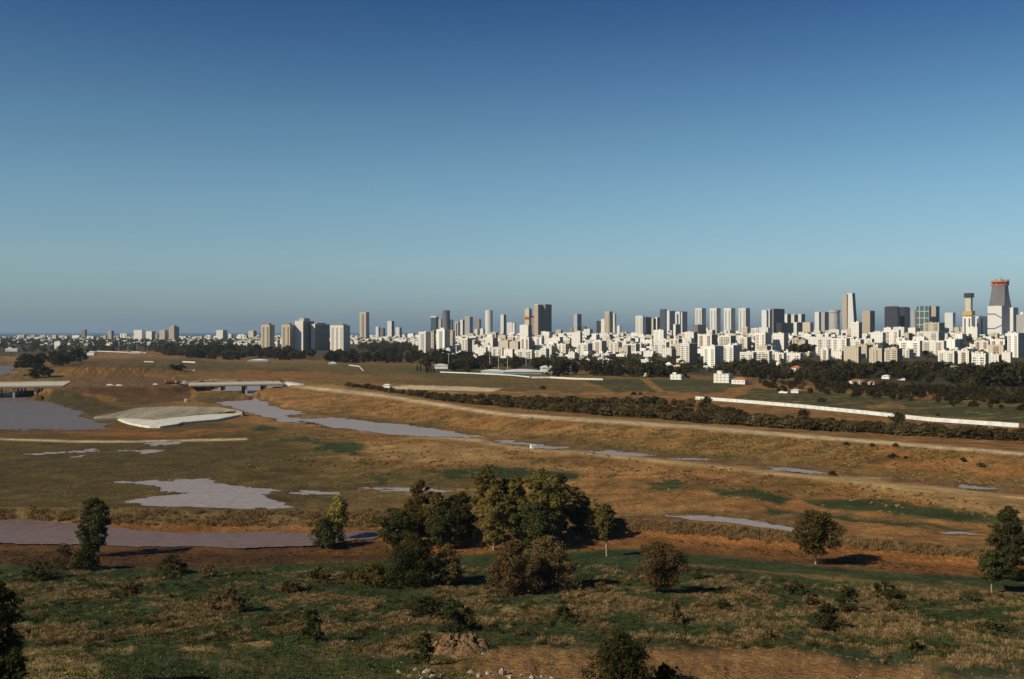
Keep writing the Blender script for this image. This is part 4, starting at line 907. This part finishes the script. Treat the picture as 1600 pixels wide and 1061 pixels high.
# --- named mid-distance blocks (left, right, roof row, ground row, front share, materials)
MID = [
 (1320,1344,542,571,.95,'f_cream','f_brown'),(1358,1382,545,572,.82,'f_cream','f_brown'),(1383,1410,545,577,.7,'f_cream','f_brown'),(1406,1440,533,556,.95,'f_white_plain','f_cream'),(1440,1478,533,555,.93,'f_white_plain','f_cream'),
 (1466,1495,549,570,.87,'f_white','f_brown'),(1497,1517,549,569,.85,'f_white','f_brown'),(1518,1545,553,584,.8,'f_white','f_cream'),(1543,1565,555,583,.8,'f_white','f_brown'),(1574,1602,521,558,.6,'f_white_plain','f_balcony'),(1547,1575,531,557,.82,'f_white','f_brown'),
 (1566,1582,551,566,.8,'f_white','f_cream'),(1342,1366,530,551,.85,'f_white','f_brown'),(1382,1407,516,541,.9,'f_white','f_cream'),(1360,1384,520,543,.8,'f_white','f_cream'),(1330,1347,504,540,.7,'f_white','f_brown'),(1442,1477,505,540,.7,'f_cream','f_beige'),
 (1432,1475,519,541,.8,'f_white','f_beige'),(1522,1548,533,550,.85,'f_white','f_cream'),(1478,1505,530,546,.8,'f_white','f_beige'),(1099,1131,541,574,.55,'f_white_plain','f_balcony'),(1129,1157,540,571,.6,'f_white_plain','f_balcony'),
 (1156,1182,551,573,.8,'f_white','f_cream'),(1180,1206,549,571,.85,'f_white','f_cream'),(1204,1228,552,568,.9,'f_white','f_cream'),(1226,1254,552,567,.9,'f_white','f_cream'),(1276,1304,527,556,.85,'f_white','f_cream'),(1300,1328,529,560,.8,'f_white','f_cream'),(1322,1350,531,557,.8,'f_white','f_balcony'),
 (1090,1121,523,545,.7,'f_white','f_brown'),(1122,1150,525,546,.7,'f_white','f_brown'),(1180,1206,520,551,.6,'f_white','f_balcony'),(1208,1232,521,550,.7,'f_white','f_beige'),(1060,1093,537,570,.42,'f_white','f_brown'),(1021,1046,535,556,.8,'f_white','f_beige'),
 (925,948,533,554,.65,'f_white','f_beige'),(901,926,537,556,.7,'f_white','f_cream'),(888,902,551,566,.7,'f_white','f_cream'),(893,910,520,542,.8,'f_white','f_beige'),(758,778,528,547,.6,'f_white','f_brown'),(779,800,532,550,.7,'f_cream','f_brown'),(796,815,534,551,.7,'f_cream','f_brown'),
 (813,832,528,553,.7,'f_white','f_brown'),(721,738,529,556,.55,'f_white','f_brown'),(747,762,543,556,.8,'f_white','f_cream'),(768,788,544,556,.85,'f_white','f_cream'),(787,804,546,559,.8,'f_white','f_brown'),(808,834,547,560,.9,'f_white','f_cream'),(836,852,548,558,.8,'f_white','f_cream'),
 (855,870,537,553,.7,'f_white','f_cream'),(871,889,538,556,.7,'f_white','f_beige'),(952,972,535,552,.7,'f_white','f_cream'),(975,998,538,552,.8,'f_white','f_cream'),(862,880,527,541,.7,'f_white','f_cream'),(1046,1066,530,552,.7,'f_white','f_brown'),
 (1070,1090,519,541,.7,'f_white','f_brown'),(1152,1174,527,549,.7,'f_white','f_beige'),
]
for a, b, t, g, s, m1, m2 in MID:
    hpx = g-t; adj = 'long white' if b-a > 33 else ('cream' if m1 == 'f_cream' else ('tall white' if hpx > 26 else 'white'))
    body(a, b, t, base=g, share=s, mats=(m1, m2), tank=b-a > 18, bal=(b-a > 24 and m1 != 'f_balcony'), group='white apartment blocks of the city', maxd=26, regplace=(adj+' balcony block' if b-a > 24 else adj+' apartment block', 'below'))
# --- fill: the carpet of lower houses
placed = []
def fill(poly, n, hlo, hhi, wlo, whi, place, adj='small pale block', mats=None, mind=7, nm='apartment_block'):
    for px, b in scatter_in(poly, n, mind):
        x, y, z = gnd(px, b)
        if any((x-X)**2+(y-Y)**2 < (w_*.9)**2 for X, Y, w_ in placed): continue
        wm = random.uniform(wlo, whi); placed.append((x, y, wm)); hm = random.uniform(hlo, hhi); wp = wm*F/y
        m = random.choice(mats or [('f_white','f_cream'),('f_white','f_brown'),('f_white_plain','f_cream'),('f_cream','f_brown'),('f_white','f_beige'),('f_cream','f_beige'),('f_white_plain','f_white')])
        body(px-wp/2, px+wp/2, HZ+(H-z-hm)*F/y, y=y, name=nm, cat='house' if nm == 'house' else 'building', share=random.uniform(.5, .85), mats=m, r=random.choice((22, 30, 38)), tank=wp > 11, group='low houses and blocks of the city carpet', maxd=22, par=wp > 10, regplace=(adj, place))
fill([(640,532),(900,532),(1100,532),(1100,560),(860,562),(760,556),(640,546)], 58, 9, 22, 16, 34, 'below')
fill([(1100,530),(1620,527),(1620,560),(1300,566),(1100,560)], 55, 10, 24, 18, 36, 'below')
fill([(840,524.5),(1620,524),(1620,531),(840,531)], 48, 16, 38, 26, 50, 'below', 'distant white block')
fill([(640,528),(860,526),(860,533),(640,534)], 16, 14, 30, 25, 50, 'below', 'distant white block')
fill([(380,533),(650,531),(650,548),(560,540),(380,540)], 24, 6, 11, 14, 26, 'below', 'low white house', nm='house')
fill([(860,560),(1100,566),(1240,574),(1100,580),(870,574)], 20, 4, 7, 10, 18, 'below', 'low garden house', nm='house')
fill([(-60,527.5),(400,527.5),(400,531),(-60,531)], 30, 9, 26, 28, 55, 'left', 'far low block')
fill([(40,534),(400,533),(380,546),(60,546)], 18, 4, 8, 12, 26, 'left', 'low garden house', nm='house')
body(209,227,516, base=532, mats=('f_white','f_white'), share=.7, label='white block left of the beige tower on the left skyline', **TW)
body(228,243,518, base=532, mats=('f_white','f_brown'), share=.6, label='white and brown block next to the left skyline white block', **TW)
body(249,263,516, base=532, mats=('f_cream','f_beige'), label='cream block just left of the beige tower on the left skyline', **TW)
body(264,280,511, base=532, share=.5, mats=('f_beige','f_brown'), cap=(.5, 8, 'f_beige'), label='beige tower, tallest on the left skyline', landmark='the beige tower of the left skyline', **TW)
body(338,355,516, base=530, mats=('f_white','f_beige'), share=.6, label='white block on the skyline between beige and cream towers', landmark='the white block of the left skyline', **TW)
body(388,401,517, base=529, mats=('f_cream','f_brown'), share=.6, label='brown and cream block on the skyline left of the cream towers', **TW)
body(168,178,517, base=530, mats=('f_beige','f_brown'), label='small grey beige block far on the left skyline', landmark='the small grey beige block', **TW)
body(128,136,515, y=6500, mats=('f_brown','f_brown'), label='small reddish tower far on the left skyline', **TW)
LAND.append((40, 'the open left skyline'))
body(85,100,534, base=545, mats=('f_white','f_cream'), label='white house with tall part standing above the left dark clump', name='house', cat='house')
# the countless lower roofs beyond the counted blocks
def carpet(name, label, px0, px1, y0, y1, n, wr, hr):
    q = MB(); ms = ['f_white', 'roof', 'f_cream', 'f_beige', 'f_white_plain', 'f_brown', 'f_balcony', 'f_pale']
    for k in range(n):
        u = random.random(); y = 1/(1/y0+(1/y1-1/y0)*u); px = random.uniform(px0, px1)
        x = (px-800)/F*y; z = zt(x, y); w = random.uniform(*wr); d = random.uniform(wr[0], wr[1])*.8; h = random.triangular(hr[0], hr[1], hr[0])
        a = R(random.choice((25, 32, 40)))*-1-math.atan((px-800)/F); ca, sa = math.cos(a), math.sin(a)
        rg = [(x+ca*i*w/2-sa*j*d/2, y+sa*i*w/2+ca*j*d/2) for i, j in ((-1, -1), (1, -1), (1, 1), (-1, 1))]
        m1 = random.choice((0, 0, 4, 2, 7)); m2 = random.choice((2, 3, 5, 6)); q.prism(rg, rg, z-3, z+h, (m1, m2, m2, m1), 1)
        if random.random() < .6: rg = [(x+ca*i*1.8-sa*j*1.8+random.uniform(-1, 1), y+sa*i*1.8+ca*j*1.8) for i, j in ((-1, -1), (1, -1), (1, 1), (-1, 1))]; q.prism(rg, rg, z+h, z+h+2.6, (m1,), 1)
    tag(q.build(name, [M[m] for m in ms]), label, 'city', None, 'stuff')
carpet('distant_roofs', 'countless small pale roofs and houses of the distant city behind the blocks', 640, 1640, 3000, 8200, 1500, (14, 34), (7, 24))
carpet('nearer_roofs', 'dense low pale houses between the white blocks and gardens', 690, 1620, 1950, 3000, 330, (10, 20), (4, 12))
carpet('left_suburb_roofs', 'low pale roofs of the suburb behind the cream towers', 372, 690, 3300, 8200, 420, (12, 30), (6, 16))
carpet('coastal_roofs', 'tiny pale roofs along the left skyline by the sea', -150, 420, 3600, 8400, 420, (8, 22), (3, 10))
# villas with tiled roofs
def villa(px, base, w, h, label, roof='tile', mats='f_white', hip=True, dd=.7):
    x, y, z = gnd(px, base); phi, ct = frame(px, y, 20); W = w*y/F; hh = h*y/F
    rt = empty('villa', (x, y, z-.5), phi); tag(rt, label, 'house')
    q = MB(); q.box(0, 0, W, W*dd, 0, hh, (0,), 1); q.build('wall', [M[mats], M['roof']], rt)
    if hip:
        q = MB(); a, b, e = W/2+.6, W*dd/2+.6, hh*.4; rl = max(.5, a-b)
        P = [(-a, -b, hh), (a, -b, hh), (a, b, hh), (-a, b, hh)]; t0 = (-rl, 0, hh+e); t1 = (rl, 0, hh+e)
        q.poly([P[0], P[1], t1, t0]); q.poly([P[1], P[2], t1]); q.poly([P[2], P[3], t0, t1]); q.poly([P[3], P[0], t0]); q.poly(list(reversed(P))); q.build('roof', [M[roof]], rt)
    else:
        q = MB(); q.box(-W*.2, 0, W*.3, W*.3, hh, hh*1.3, (0,), 1); q.build('roof_room', [M[mats], M['roof']], rt)
villa(1130, 598, 25, 15, 'white flat roofed villa with two storeys at the edge of the green field', hip=False)
villa(1156, 600, 22, 8, 'white house with orange tiled roof right of the flat roofed villa')
villa(1058, 593, 18, 9, 'white box shaped house at the edge of the green field', hip=False)
villa(1010, 588, 16, 6, 'low white house left of the white box house', hip=False)
villa(1045, 578, 10, 9, 'tiny white house above the white box house', roof='white_roof')
villa(1340, 600, 22, 6, 'orange roofed house in the right wood')
villa(1362, 601, 10, 5, 'small orange roofed house right beside the larger one')
villa(1543, 596, 15, 7, 'white roofed house in the dark wood near the right edge', roof='white_roof')
villa(1385, 592, 12, 5, 'white roofed shed in the wood', roof='white_roof')
villa(1408, 594, 14, 4, 'long low white roofed shed in the wood', roof='white_roof', dd=.4)
villa(1103, 579, 12, 6, 'cream roofed house above the flat roofed villa', roof='white_roof')
villa(1243, 614, 12, 5, 'pale shed at the corner of the right field', roof='white_roof')
villa(1225, 614, 14, 3, 'low pale shed left of the one at the field corner', roof='white_roof', hip=False)
villa(1245, 582, 16, 8, 'house with brown tiled roof below the stepped white blocks')
villa(605, 606, 11, 5, 'small white greenhouse at the left start of the hedge', roof='white_roof')
villa(891, 580, 9, 7, 'small pale blue house among trees left of the green field', mats='f_pale', roof='white_roof')
villa(20, 549, 18, 5, 'low white house at the left edge', roof='white_roof', hip=False)
villa(137, 555, 22, 4, 'low white sheds beyond the ploughed mound', roof='white_roof', hip=False, dd=.4)

# sports ground
def slab(name, label, cat, px0, px1, base, hpx, dm, mat, mat2=None, kind=None):
    x, y, z = gnd((px0+px1)/2, base); W = (px1-px0)*y/F
    q = MB(); q.box(0, 0, W, dm, -.5, max(.5, hpx*y/F), (0,), 1); r = empty(name, (x, y, z)); tag(r, label, cat)
    q.build('wall', [M[mat], M[mat2 or mat]], r); return r, W, y
def hall(px0, px1, base, hpx, dm, wall, roof, label, cat='hall', name='sports_hall'):
    r, W, y = slab(name, label, cat, px0, px1, base, hpx, dm, wall); h = hpx*y/F; n = 10
    q = MB(); pts = [(-W/2-1+(W+2)*k/n, h+2.2*math.sin(math.pi*k/n)) for k in range(n+1)]
    for k in range(n): q.poly([(pts[k][0], -dm/2-1, pts[k][1]), (pts[k+1][0], -dm/2-1, pts[k+1][1]), (pts[k+1][0], dm/2+1, pts[k+1][1]), (pts[k][0], dm/2+1, pts[k][1])])
    q.poly([(p[0], -dm/2-1, p[1]) for p in pts]); q.poly([(p[0], dm/2+1, p[1]) for p in reversed(pts)])
    q.build('roof', [M[roof]], r)
hall(786, 846, 583, 3, 40, 'blue', 'white_roof', 'long pale blue roofed hall at the sports ground')
hall(752, 790, 583, 3, 20, 'white_wall', 'white_roof', 'low white roofed shed left before the blue hall')
hall(845, 866, 583, 9, 30, 'white_wall', 'white_roof', 'white hall at the right end of the sports ground')
hall(678, 700, 576, 5, 16, 'white_wall', 'white_roof', 'low white shed right of the cypress row', name='shed', cat='shed')
hall(1452, 1515, 580, 6, 30, 'f_cream', 'concrete', 'wide low hall with curved roof between the right white blocks')
hall(514, 526, 569, 1.5, 9, 'white_wall', 'white_roof', 'low white sheds at the foot of the left wood', name='shed', cat='shed')
hall(388, 420, 565, 2, 12, 'blue', 'white_roof', 'pale blue shed at the left end of the wood', name='shed', cat='shed')
hall(200, 222, 552, 1.5, 9, 'white_wall', 'white_roof', 'low white wall like shed beyond the mound', name='shed', cat='shed')
hall(130, 150, 553, 3, 14, 'white_wall', 'white_roof', 'small white shed left beyond the mound', name='shed', cat='shed')
# walls
def wall(line, hm, label, name='boundary_wall', cat='wall', mat='wall_panels', th=.5):
    pts = []
    for (a, b) in zip(line[:-1], line[1:]):
        for k in range(6): pts.append((a[0]+(b[0]-a[0])*k/6, a[1]+(b[1]-a[1])*k/6))
    pts.append(line[-1]); P = [Vector(gnd(*p)) for p in pts]
    q = MB(); v = []; f = []
    for i, p in enumerate(P):
        t = (P[min(i+1, len(P)-1)]-P[max(0, i-1)]); nn = Vector((-t.y, t.x, 0)).normalized()*th/2
        for s, zz in ((-1, -1.2), (1, -1.2), (1, hm), (-1, hm)): v.append(p+nn*s+Vector((0, 0, zz)))
        if i: 
            a, b = 4*(i-1), 4*i
            for k in range(4): f.append((a+k, a+(k+1) % 4, b+(k+1) % 4, b+k))
    f.append((0, 1, 2, 3)); e = 4*(len(P)-1); f.append((e+3, e+2, e+1, e))
    tag(mesh(name, v, f, M[mat]), label, cat)
wall([(1087,624),(1130,627),(1180,631),(1250,637),(1350,647),(1450,658),(1550,665),(1592,668)], 2.35, 'long white wall running diagonally between hedge and green field')
wall([(830,591),(860,591),(900,593),(942,594)], 1.9, 'white wall left of the green field below the trees')
wall([(688,582),(740,584),(800,587),(828,590)], 1.3, 'thin white wall in front of the sports ground')
wall([(545,571),(562,573),(563,575),(568,580)], 1.2, 'short white concrete strip running down the far field')
wall([(225,566),(240,566)], 2.0, 'short white wall beyond the mound')
wall([(285,566),(305,567)], 2.0, 'short white wall left of the wood')
wall([(150,549),(228,552)], 1.6, 'pale long wall behind the mound')
# floodlight poles
for i, (px, b, t) in enumerate([(740,570,533),(765,575,546),(779,578,552),(793,578,553),(822,577,553),(701,576,554),(942,580,553),(186,550,538),(200,550,537),(214,550,535),(230,551,536),(973,585,573)]):
    x, y, z = gnd(px, b); h = (b-t)*y/F
    r = empty('light_pole', (x, y, z)); tag(r, None, 'light pole', 'light poles beyond the fields'); REG.append((r, px, b, 'tall thin light pole', 'below'))
    q = MB(); q.tube((0, 0, -1), (0, 0, h), .45, .3, 6); q.build('pole', [M['steel']], r)
    q = MB(); q.box(0, 0, 2.6, .8, h, h+1.2, (0,), 0, bottom=True); q.build('lamp_head', [M['steel'], M['steel']], r)

# ------------------------------------------------------------------ bridges, concrete bank, works
def P3(px, py, z): y = (H-z)*F/(py-HZ); return Vector(((px-800)/F*y, y, z))
def bridge(a, b, width, piers, zd, label, th=1.2, ramp_=None):
    """deck between two photo points at deck height"""
    A_ = P3(*a, zd); B_ = P3(*b, zd); d = B_-A_; L_ = d.length; c = (A_+B_)/2
    r = empty('road_bridge', (c.x, c.y, zt(c.x, c.y)), math.atan2(d.y, d.x)); tag(r, label, 'bridge'); zo = zd-r.location.z
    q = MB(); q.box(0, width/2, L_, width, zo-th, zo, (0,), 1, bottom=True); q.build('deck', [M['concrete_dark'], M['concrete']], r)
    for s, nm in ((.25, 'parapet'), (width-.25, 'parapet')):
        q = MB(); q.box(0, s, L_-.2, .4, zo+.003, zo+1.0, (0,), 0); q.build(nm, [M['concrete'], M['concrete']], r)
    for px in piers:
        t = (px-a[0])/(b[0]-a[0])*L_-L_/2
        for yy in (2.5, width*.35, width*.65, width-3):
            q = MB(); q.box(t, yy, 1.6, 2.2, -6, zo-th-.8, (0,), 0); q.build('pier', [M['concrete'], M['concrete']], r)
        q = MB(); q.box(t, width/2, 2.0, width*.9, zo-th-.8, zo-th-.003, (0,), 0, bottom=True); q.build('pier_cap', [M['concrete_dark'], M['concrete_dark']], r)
    return r
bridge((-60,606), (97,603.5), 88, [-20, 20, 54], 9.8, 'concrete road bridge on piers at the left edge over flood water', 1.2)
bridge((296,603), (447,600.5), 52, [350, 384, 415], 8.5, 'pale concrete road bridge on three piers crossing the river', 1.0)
# white abutment
r = empty('abutment', P3(461, 609, 3)); tag(r, 'white sloping concrete abutment at the right end of the river bridge', 'abutment')
q = MB(); k = r.location.y/F
q.poly([(-22*k, -6, -1), (6*k, -14, -1), (22*k, 4, 2.6), (-18*k, 6, 7)]); q.poly([(-22*k, -6, -1), (-18*k, 6, 7), (-20*k, 22, 7), (-24*k, 20, -1)]); q.poly([(-18*k, 6, 7), (22*k, 4, 2.6), (24*k, 20, 3), (-20*k, 22, 7)]); q.build('slope', [M['white_wall']], r)
# embankment roads at bridge ends
# concrete lined bank: lens of sloping slabs
r = empty('concrete_bank', P3(260, 655, 0)); tag(r, 'lens shaped pale concrete lined bank between two flooded channels', 'concrete bank', None)
def strip(upper, lower, zu, zl, mat, name):
    v = []; f = []; n = 48
    for i in range(n+1):
        t = i/n; ux = np.interp(t, np.linspace(0, 1, len(upper)), [p[0] for p in upper]); uy = np.interp(t, np.linspace(0, 1, len(upper)), [p[1] for p in upper])
        lx = np.interp(t, np.linspace(0, 1, len(lower)), [p[0] for p in lower]); ly = np.interp(t, np.linspace(0, 1, len(lower)), [p[1] for p in lower])
        zz = math.sin(math.pi*min(1, max(0, t)))**.5; a = P3(ux, uy, zl+(zu-zl)*zz+.3); b = P3(lx, ly, zl+.3)
        v += [a-r.location, b-r.location, b-r.location-Vector((0, 0, 1.5)), a-r.location-Vector((0, -1, 6))]
    for i in range(n):
        for k in range(4): f.append((4*i+k, 4*i+(k+1) % 4, 4*i+4+(k+1) % 4, 4*i+4+k))
    mesh(name, v, f, mat, r)
def slabmat(name, c, stain):
    m = newmat(name); p = pbsdf(m, .9, .2); br = N(m, 'ShaderNodeTexNoise'); t = N(m, 'ShaderNodeTexCoord'); mp = N(m, 'ShaderNodeMapping'); mp.inputs['Scale'].default_value = (.11, .01, .03)
    L(m, t.outputs['Object'], mp.inputs[0]); L(m, mp.outputs[0], br.inputs['Vector']); br.inputs['Scale'].default_value = 1.5; br.inputs['Detail'].default_value = 6
    c1 = mixc(m, ramp(m, br.outputs['Fac'], .4, .62), stain, c); c2 = mixc(m, ramp(m, noise(m, .35, 5), .42, .6), tuple(v*.75 for v in c), c1)
    L(m, c2, p.inputs['Base Color']); return m
strip([(146,652),(180,645),(215,637),(260,635),(300,635),(340,636),(372,641),(383,645)], [(146,654),(185,653),(215,654),(240,656),(280,651),(320,647),(355,645),(383,646)], 5.0, 1.4, slabmat('stained_shade_slabs', (.38, .34, .25), (.17, .14, .09)), 'upper_slope')  # darker base puts the upper slope's shade into its colour, along with stains
strip([(184,653.5),(210,654.5),(240,656.5),(270,652.5),(300,649.5),(330,647),(360,646),(378,646)], [(184,654.5),(205,661),(232,666),(252,666),(279,662),(281,660),(340,655),(378,647)], 1.55, 0.9, slabmat('lit_tone_slabs', (.72, .70, .62), (.60, .56, .46)), 'lower_apron')  # paler base carries the sunlit look of the lower part in its colour
# small works objects
def boxthing(name, label, cat, px, base, wpx, hpx, mat, dd=1.0, rot=.3):
    x, y, z = gnd(px, base); w = wpx*y/F; h = hpx*y/F
    r = empty(name, (x, y, z), rot); tag(r, label, cat)
    q = MB(); q.box(0, 0, w, w*dd, -.3, h, (0,), 0); q.build('shell', [M[mat], M[mat]], r)
    q = MB(); q.box(0, 0, w*1.08, w*dd*1.08, h, h*1.08, (0,), 0, bottom=True); q.build('lid', [M[mat], M[mat]], r)
    q = MB(); q.box(w*.1, -w*dd/2-.06, w*.25, .12, 0.0, h*.75, (0,), 0); q.build('door', [M['steel'], M['steel']], r); return r
boxthing('valve_hut', 'small white hut beside the lower track above the puddles', 'hut', 833, 701, 8, 5.5, 'white_wall')
boxthing('site_container', 'white site container at the left end of the river bridge', 'container', 288, 600, 6, 4.5, 'white_wall', .5)
boxthing('valve_hut', 'tiny white hut on the crest above the concrete bank', 'hut', 290, 628, 4.5, 4.5, 'white_wall')
boxthing('valve_hut', 'tiny white hut on the slope of the ploughed mound', 'hut', 303, 580, 3, 3, 'white_wall')
boxthing('site_container', 'dark red container beyond the ploughed mound', 'container', 165, 558, 3.5, 4.5, 'tile')
def excavator(px, base, s, label, rot):
    x, y, z = gnd(px, base); r = empty('excavator', (x, y, z+.1), rot); r.scale = (s, s, s); tag(r, label, 'excavator', 'excavators by the bridge')
    for yy in (-1.1, 1.1):
        q = MB(); q.box(0, yy, 4.2, .7, 0, 1.0, (0,), 0); q.build('crawler_track', [M['dark'], M['dark']], r)
    q = MB(); q.box(-.4, 0, 3.6, 2.6, 1.1, 2.4, (0,), 0); q.build('body', [M['orange'], M['orange']], r)
    q = MB(); q.box(.9, -.7, 1.2, 1.1, 2.4, 3.6, (0,), 0); q.build('cab', [M['orange'], M['orange']], r)
    q = MB(); q.tube((1.2, .3, 2), (4, .3, 4.6), .3, .25); q.tube((4, .3, 4.6), (6.4, .3, 1.6), .25, .18); q.build('boom', [M['orange']], r)
    q = MB(); q.box(6.5, .3, 1.0, 1.2, .5, 1.6, (0,), 0); q.build('bucket', [M['dark'], M['dark']], r)
for k_, (a_, b_, c_) in enumerate([(172,602,9),(186,602.5,9),(243,601,6)]):
    xx_, yy_, zz_ = gnd(a_, b_); q = MB(); q.cyl(0, 0, c_*yy_/F*.9, c_*yy_/F*.35, -.3, 1.1, 14, 0, 0, 1, .5); o = q.build('sand_heap', [M['concrete']]); o.location = (xx_, yy_, zz_); tag(o, ['low pale sand heap between the bridges, leftmost of three', 'low pale sand heap between the bridges, middle of three', 'low pale sand heap left of the orange excavators'][k_], 'sand heap')
excavator(264, 600, 1.5, 'orange excavator left of another one by the river bridge', .5); excavator(275, 600, 1.2, 'orange excavator next to the white container by the river bridge', 2.6)

# rubble heap, boulders and stones
def rock(name, label, px, py, s, group, mat='rock', flat=.6):
    x, y, z = gnd(px, py); r = s*y/F; v = []; n = 7; m = 4; ph = random.uniform(0, 99)
    for i in range(m+1):
        for j in range(n):
            a = 2*math.pi*j/n; b = math.pi*i/m; k = r*(1+.9*(random.random()-.5))
            v.append((k*math.sin(b)*math.cos(a)*1.2, k*math.sin(b)*math.sin(a), k*math.cos(b)*flat))
    f = [(i*n+j, i*n+(j+1) % n, (i+1)*n+(j+1) % n, (i+1)*n+j) for i in range(m) for j in range(n)]
    o = mesh(name, v, f, M[mat]); o.location = (x, y, z+r*flat*.35); o.rotation_euler = (0, 0, random.uniform(0, 6)); tag(o, label, 'rock', group); return o
hp = []; hx0, hy0, hz0 = gnd(715, 1018); v = []; nn = 40
for i in range(nn+1):
    for j in range(nn+1):
        a, b = (i/nn*2-1), (j/nn*2-1); e = max(0, 1-a*a-b*b)
        xx = hx0+a*5.2; yy = hy0+b*4; v.append((xx, yy, zt(xx, yy)-.25+e**.7*1.9*(.3+1.3*vnoise(np.array([a*5+9.]), np.array([b*5+3.]))[0])+.9*e*random.random()))
f = [(i*(nn+1)+j, (i+1)*(nn+1)+j, (i+1)*(nn+1)+j+1, i*(nn+1)+j+1) for i in range(nn) for j in range(nn)]
hv_ = v; o = mesh('rubble_heap', v, f, M['rubble_soil']); sv = []; sf = []
for k in range(80):
    c = random.choice(hv_); w_ = random.choice((.08, .1, .14, .2, .34)); i0 = len(sv)
    sv += [(c[0]+random.uniform(.6, 1.3)*w_*a, c[1]+random.uniform(.6, 1.3)*w_*b, c[2]+w_*.5*g*random.uniform(.5, 1.2)) for a, b, g in ((-1,-1,-1),(1,-1,-1),(1,1,-1),(-1,1,-1),(-1,-1,1),(1,-1,1),(1,1,1),(-1,1,1))]
    sf += [tuple(i0+j for j in q_) for q_ in ((0,3,2,1),(4,5,6,7),(0,1,5,4),(1,2,6,5),(2,3,7,6),(3,0,4,7))]
mesh('stones', sv, sf, M['rubble_stone'], o)
tag(o, 'brown heap of earth and rubble at the bottom left of centre', 'rubble heap')
BR = 'pale boulders along the bottom edge'
for k, (px, py, s) in enumerate([(622,1052,6),(640,1058,5),(649,1047,5),(668,1052,8),(676,1060,7),(660,1062,6),(690,1056,4),(735,1052,6),(748,1058,7),(762,1054,5),(785,1054,10),(796,1060,6),(812,1058,5),(830,1060,6),(846,1058,4),(862,1060,4),(716,994,3.5),(700,1010,4),(740,1016,4),(755,1022,3),(635,1024,5),(590,1030,3)]):
    rock('boulder', None, px, py, s*.72, BR, flat=.8); REG.append((bpy.context.scene.objects[-1] if False else COL.objects[-1], px, py, 'pale boulder', 'boulders'))
# countless pebbles
vv = []; ff = []
for (poly, cnt) in (([(440,1000),(640,985),(700,1000),(700,1070),(380,1070)], 200), ([(620,1045),(900,1050),(900,1075),(600,1075)], 120), ([(30,1010),(400,1015),(400,1075),(30,1075)], 160), ([(760,1015),(1600,1030),(1600,1075),(700,1075)], 120), ([(645,985),(770,1010),(760,1030),(660,1030)], 160)):
    for px, py in scatter_in(poly, cnt):
        x, y, z = gnd(px, py); s = random.choice((.05, .06, .08, .13))*random.uniform(.7, 1.4); i0 = len(vv)
        for k in range(5): a = 1.256*k; vv.append((x+s*1.3*math.cos(a)*random.uniform(.7, 1.2), y+s*math.sin(a), z-.04))
        vv.append((x, y, z+s*.8))
        ff += [(i0+k, i0+(k+1) % 5, i0+5) for k in range(5)]
tag(mesh('pebbles', vv, np.array(ff), M['rock']), 'pale stones strewn over the bare ground in front', 'stones', None, 'stuff')

# ------------------------------------------------------------------ labels worked out from neighbours
ORD = ['first', 'second', 'third', 'fourth', 'fifth', 'sixth', 'seventh', 'eighth', 'ninth', 'tenth', 'eleventh', 'twelfth', 'thirteenth', 'fourteenth', 'fifteenth', 'sixteenth', 'seventeenth', 'eighteenth', 'nineteenth', 'twentieth']
def ordn(k):
    if k < 20: return ORD[k]
    t = (k+1)//10; u = (k+1) % 10; w = ['', '', 'twenty', 'thirty', 'forty', 'fifty', 'sixty', 'seventy', 'eighty', 'ninety', 'hundred'][min(t, 10)]
    if u == 0: return {2: 'twentieth', 3: 'thirtieth', 4: 'fortieth', 5: 'fiftieth', 6: 'sixtieth', 7: 'seventieth', 8: 'eightieth', 9: 'ninetieth'}.get(t, 'last')
    return w+'-'+ORD[u-1]
buckets = {}
for o, px, py, adj, place in REG:
    if place in ('below', 'left', 'among'):
        lm = min(LAND, key=lambda l: abs(l[0]-px))[1]
        row = 'lowest row' if py > 546 else ('middle row' if py > 532 else 'upper row')
        if place == 'among' or o.name.startswith('light_pole'): key = (adj, 'below '+lm)
        else: key = (adj, '%s below %s' % (row, lm))
    elif place == 'boulders': key = (adj, 'in the line along the bottom edge')
    else: key = (adj, place)
    buckets.setdefault(key, []).append((px, o))
for (adj, where), lst in buckets.items():
    lst.sort(key=lambda t: t[0])
    for k, (px, o) in enumerate(lst):
        if len(lst) == 1: o['label'] = '%s %s' % (adj, where)
        else: o['label'] = '%s, %s from left, %s' % (adj, ordn(k), where)

# ------------------------------------------------------------------ haze
hm = newmat('haze'); ho = N(hm, 'ShaderNodeOutputMaterial'); hv = N(hm, 'ShaderNodeVolumePrincipled')
hv.inputs['Color'].default_value = (.58, .78, 1.0, 1); hv.inputs['Density'].default_value = 0.00003; hv.inputs['Anisotropy'].default_value = 0.2
L(hm, hv.outputs[0], ho.inputs['Volume'])
q = MB(); q.box(0, 30000, 94000, 64000, -15, 330, (0,), 0, bottom=True); tag(q.build('haze', [hm]), 'thin pale haze over the plain and city', 'haze', None, 'stuff')
print('objects', len(bpy.data.objects), 'grid', nr, nc)
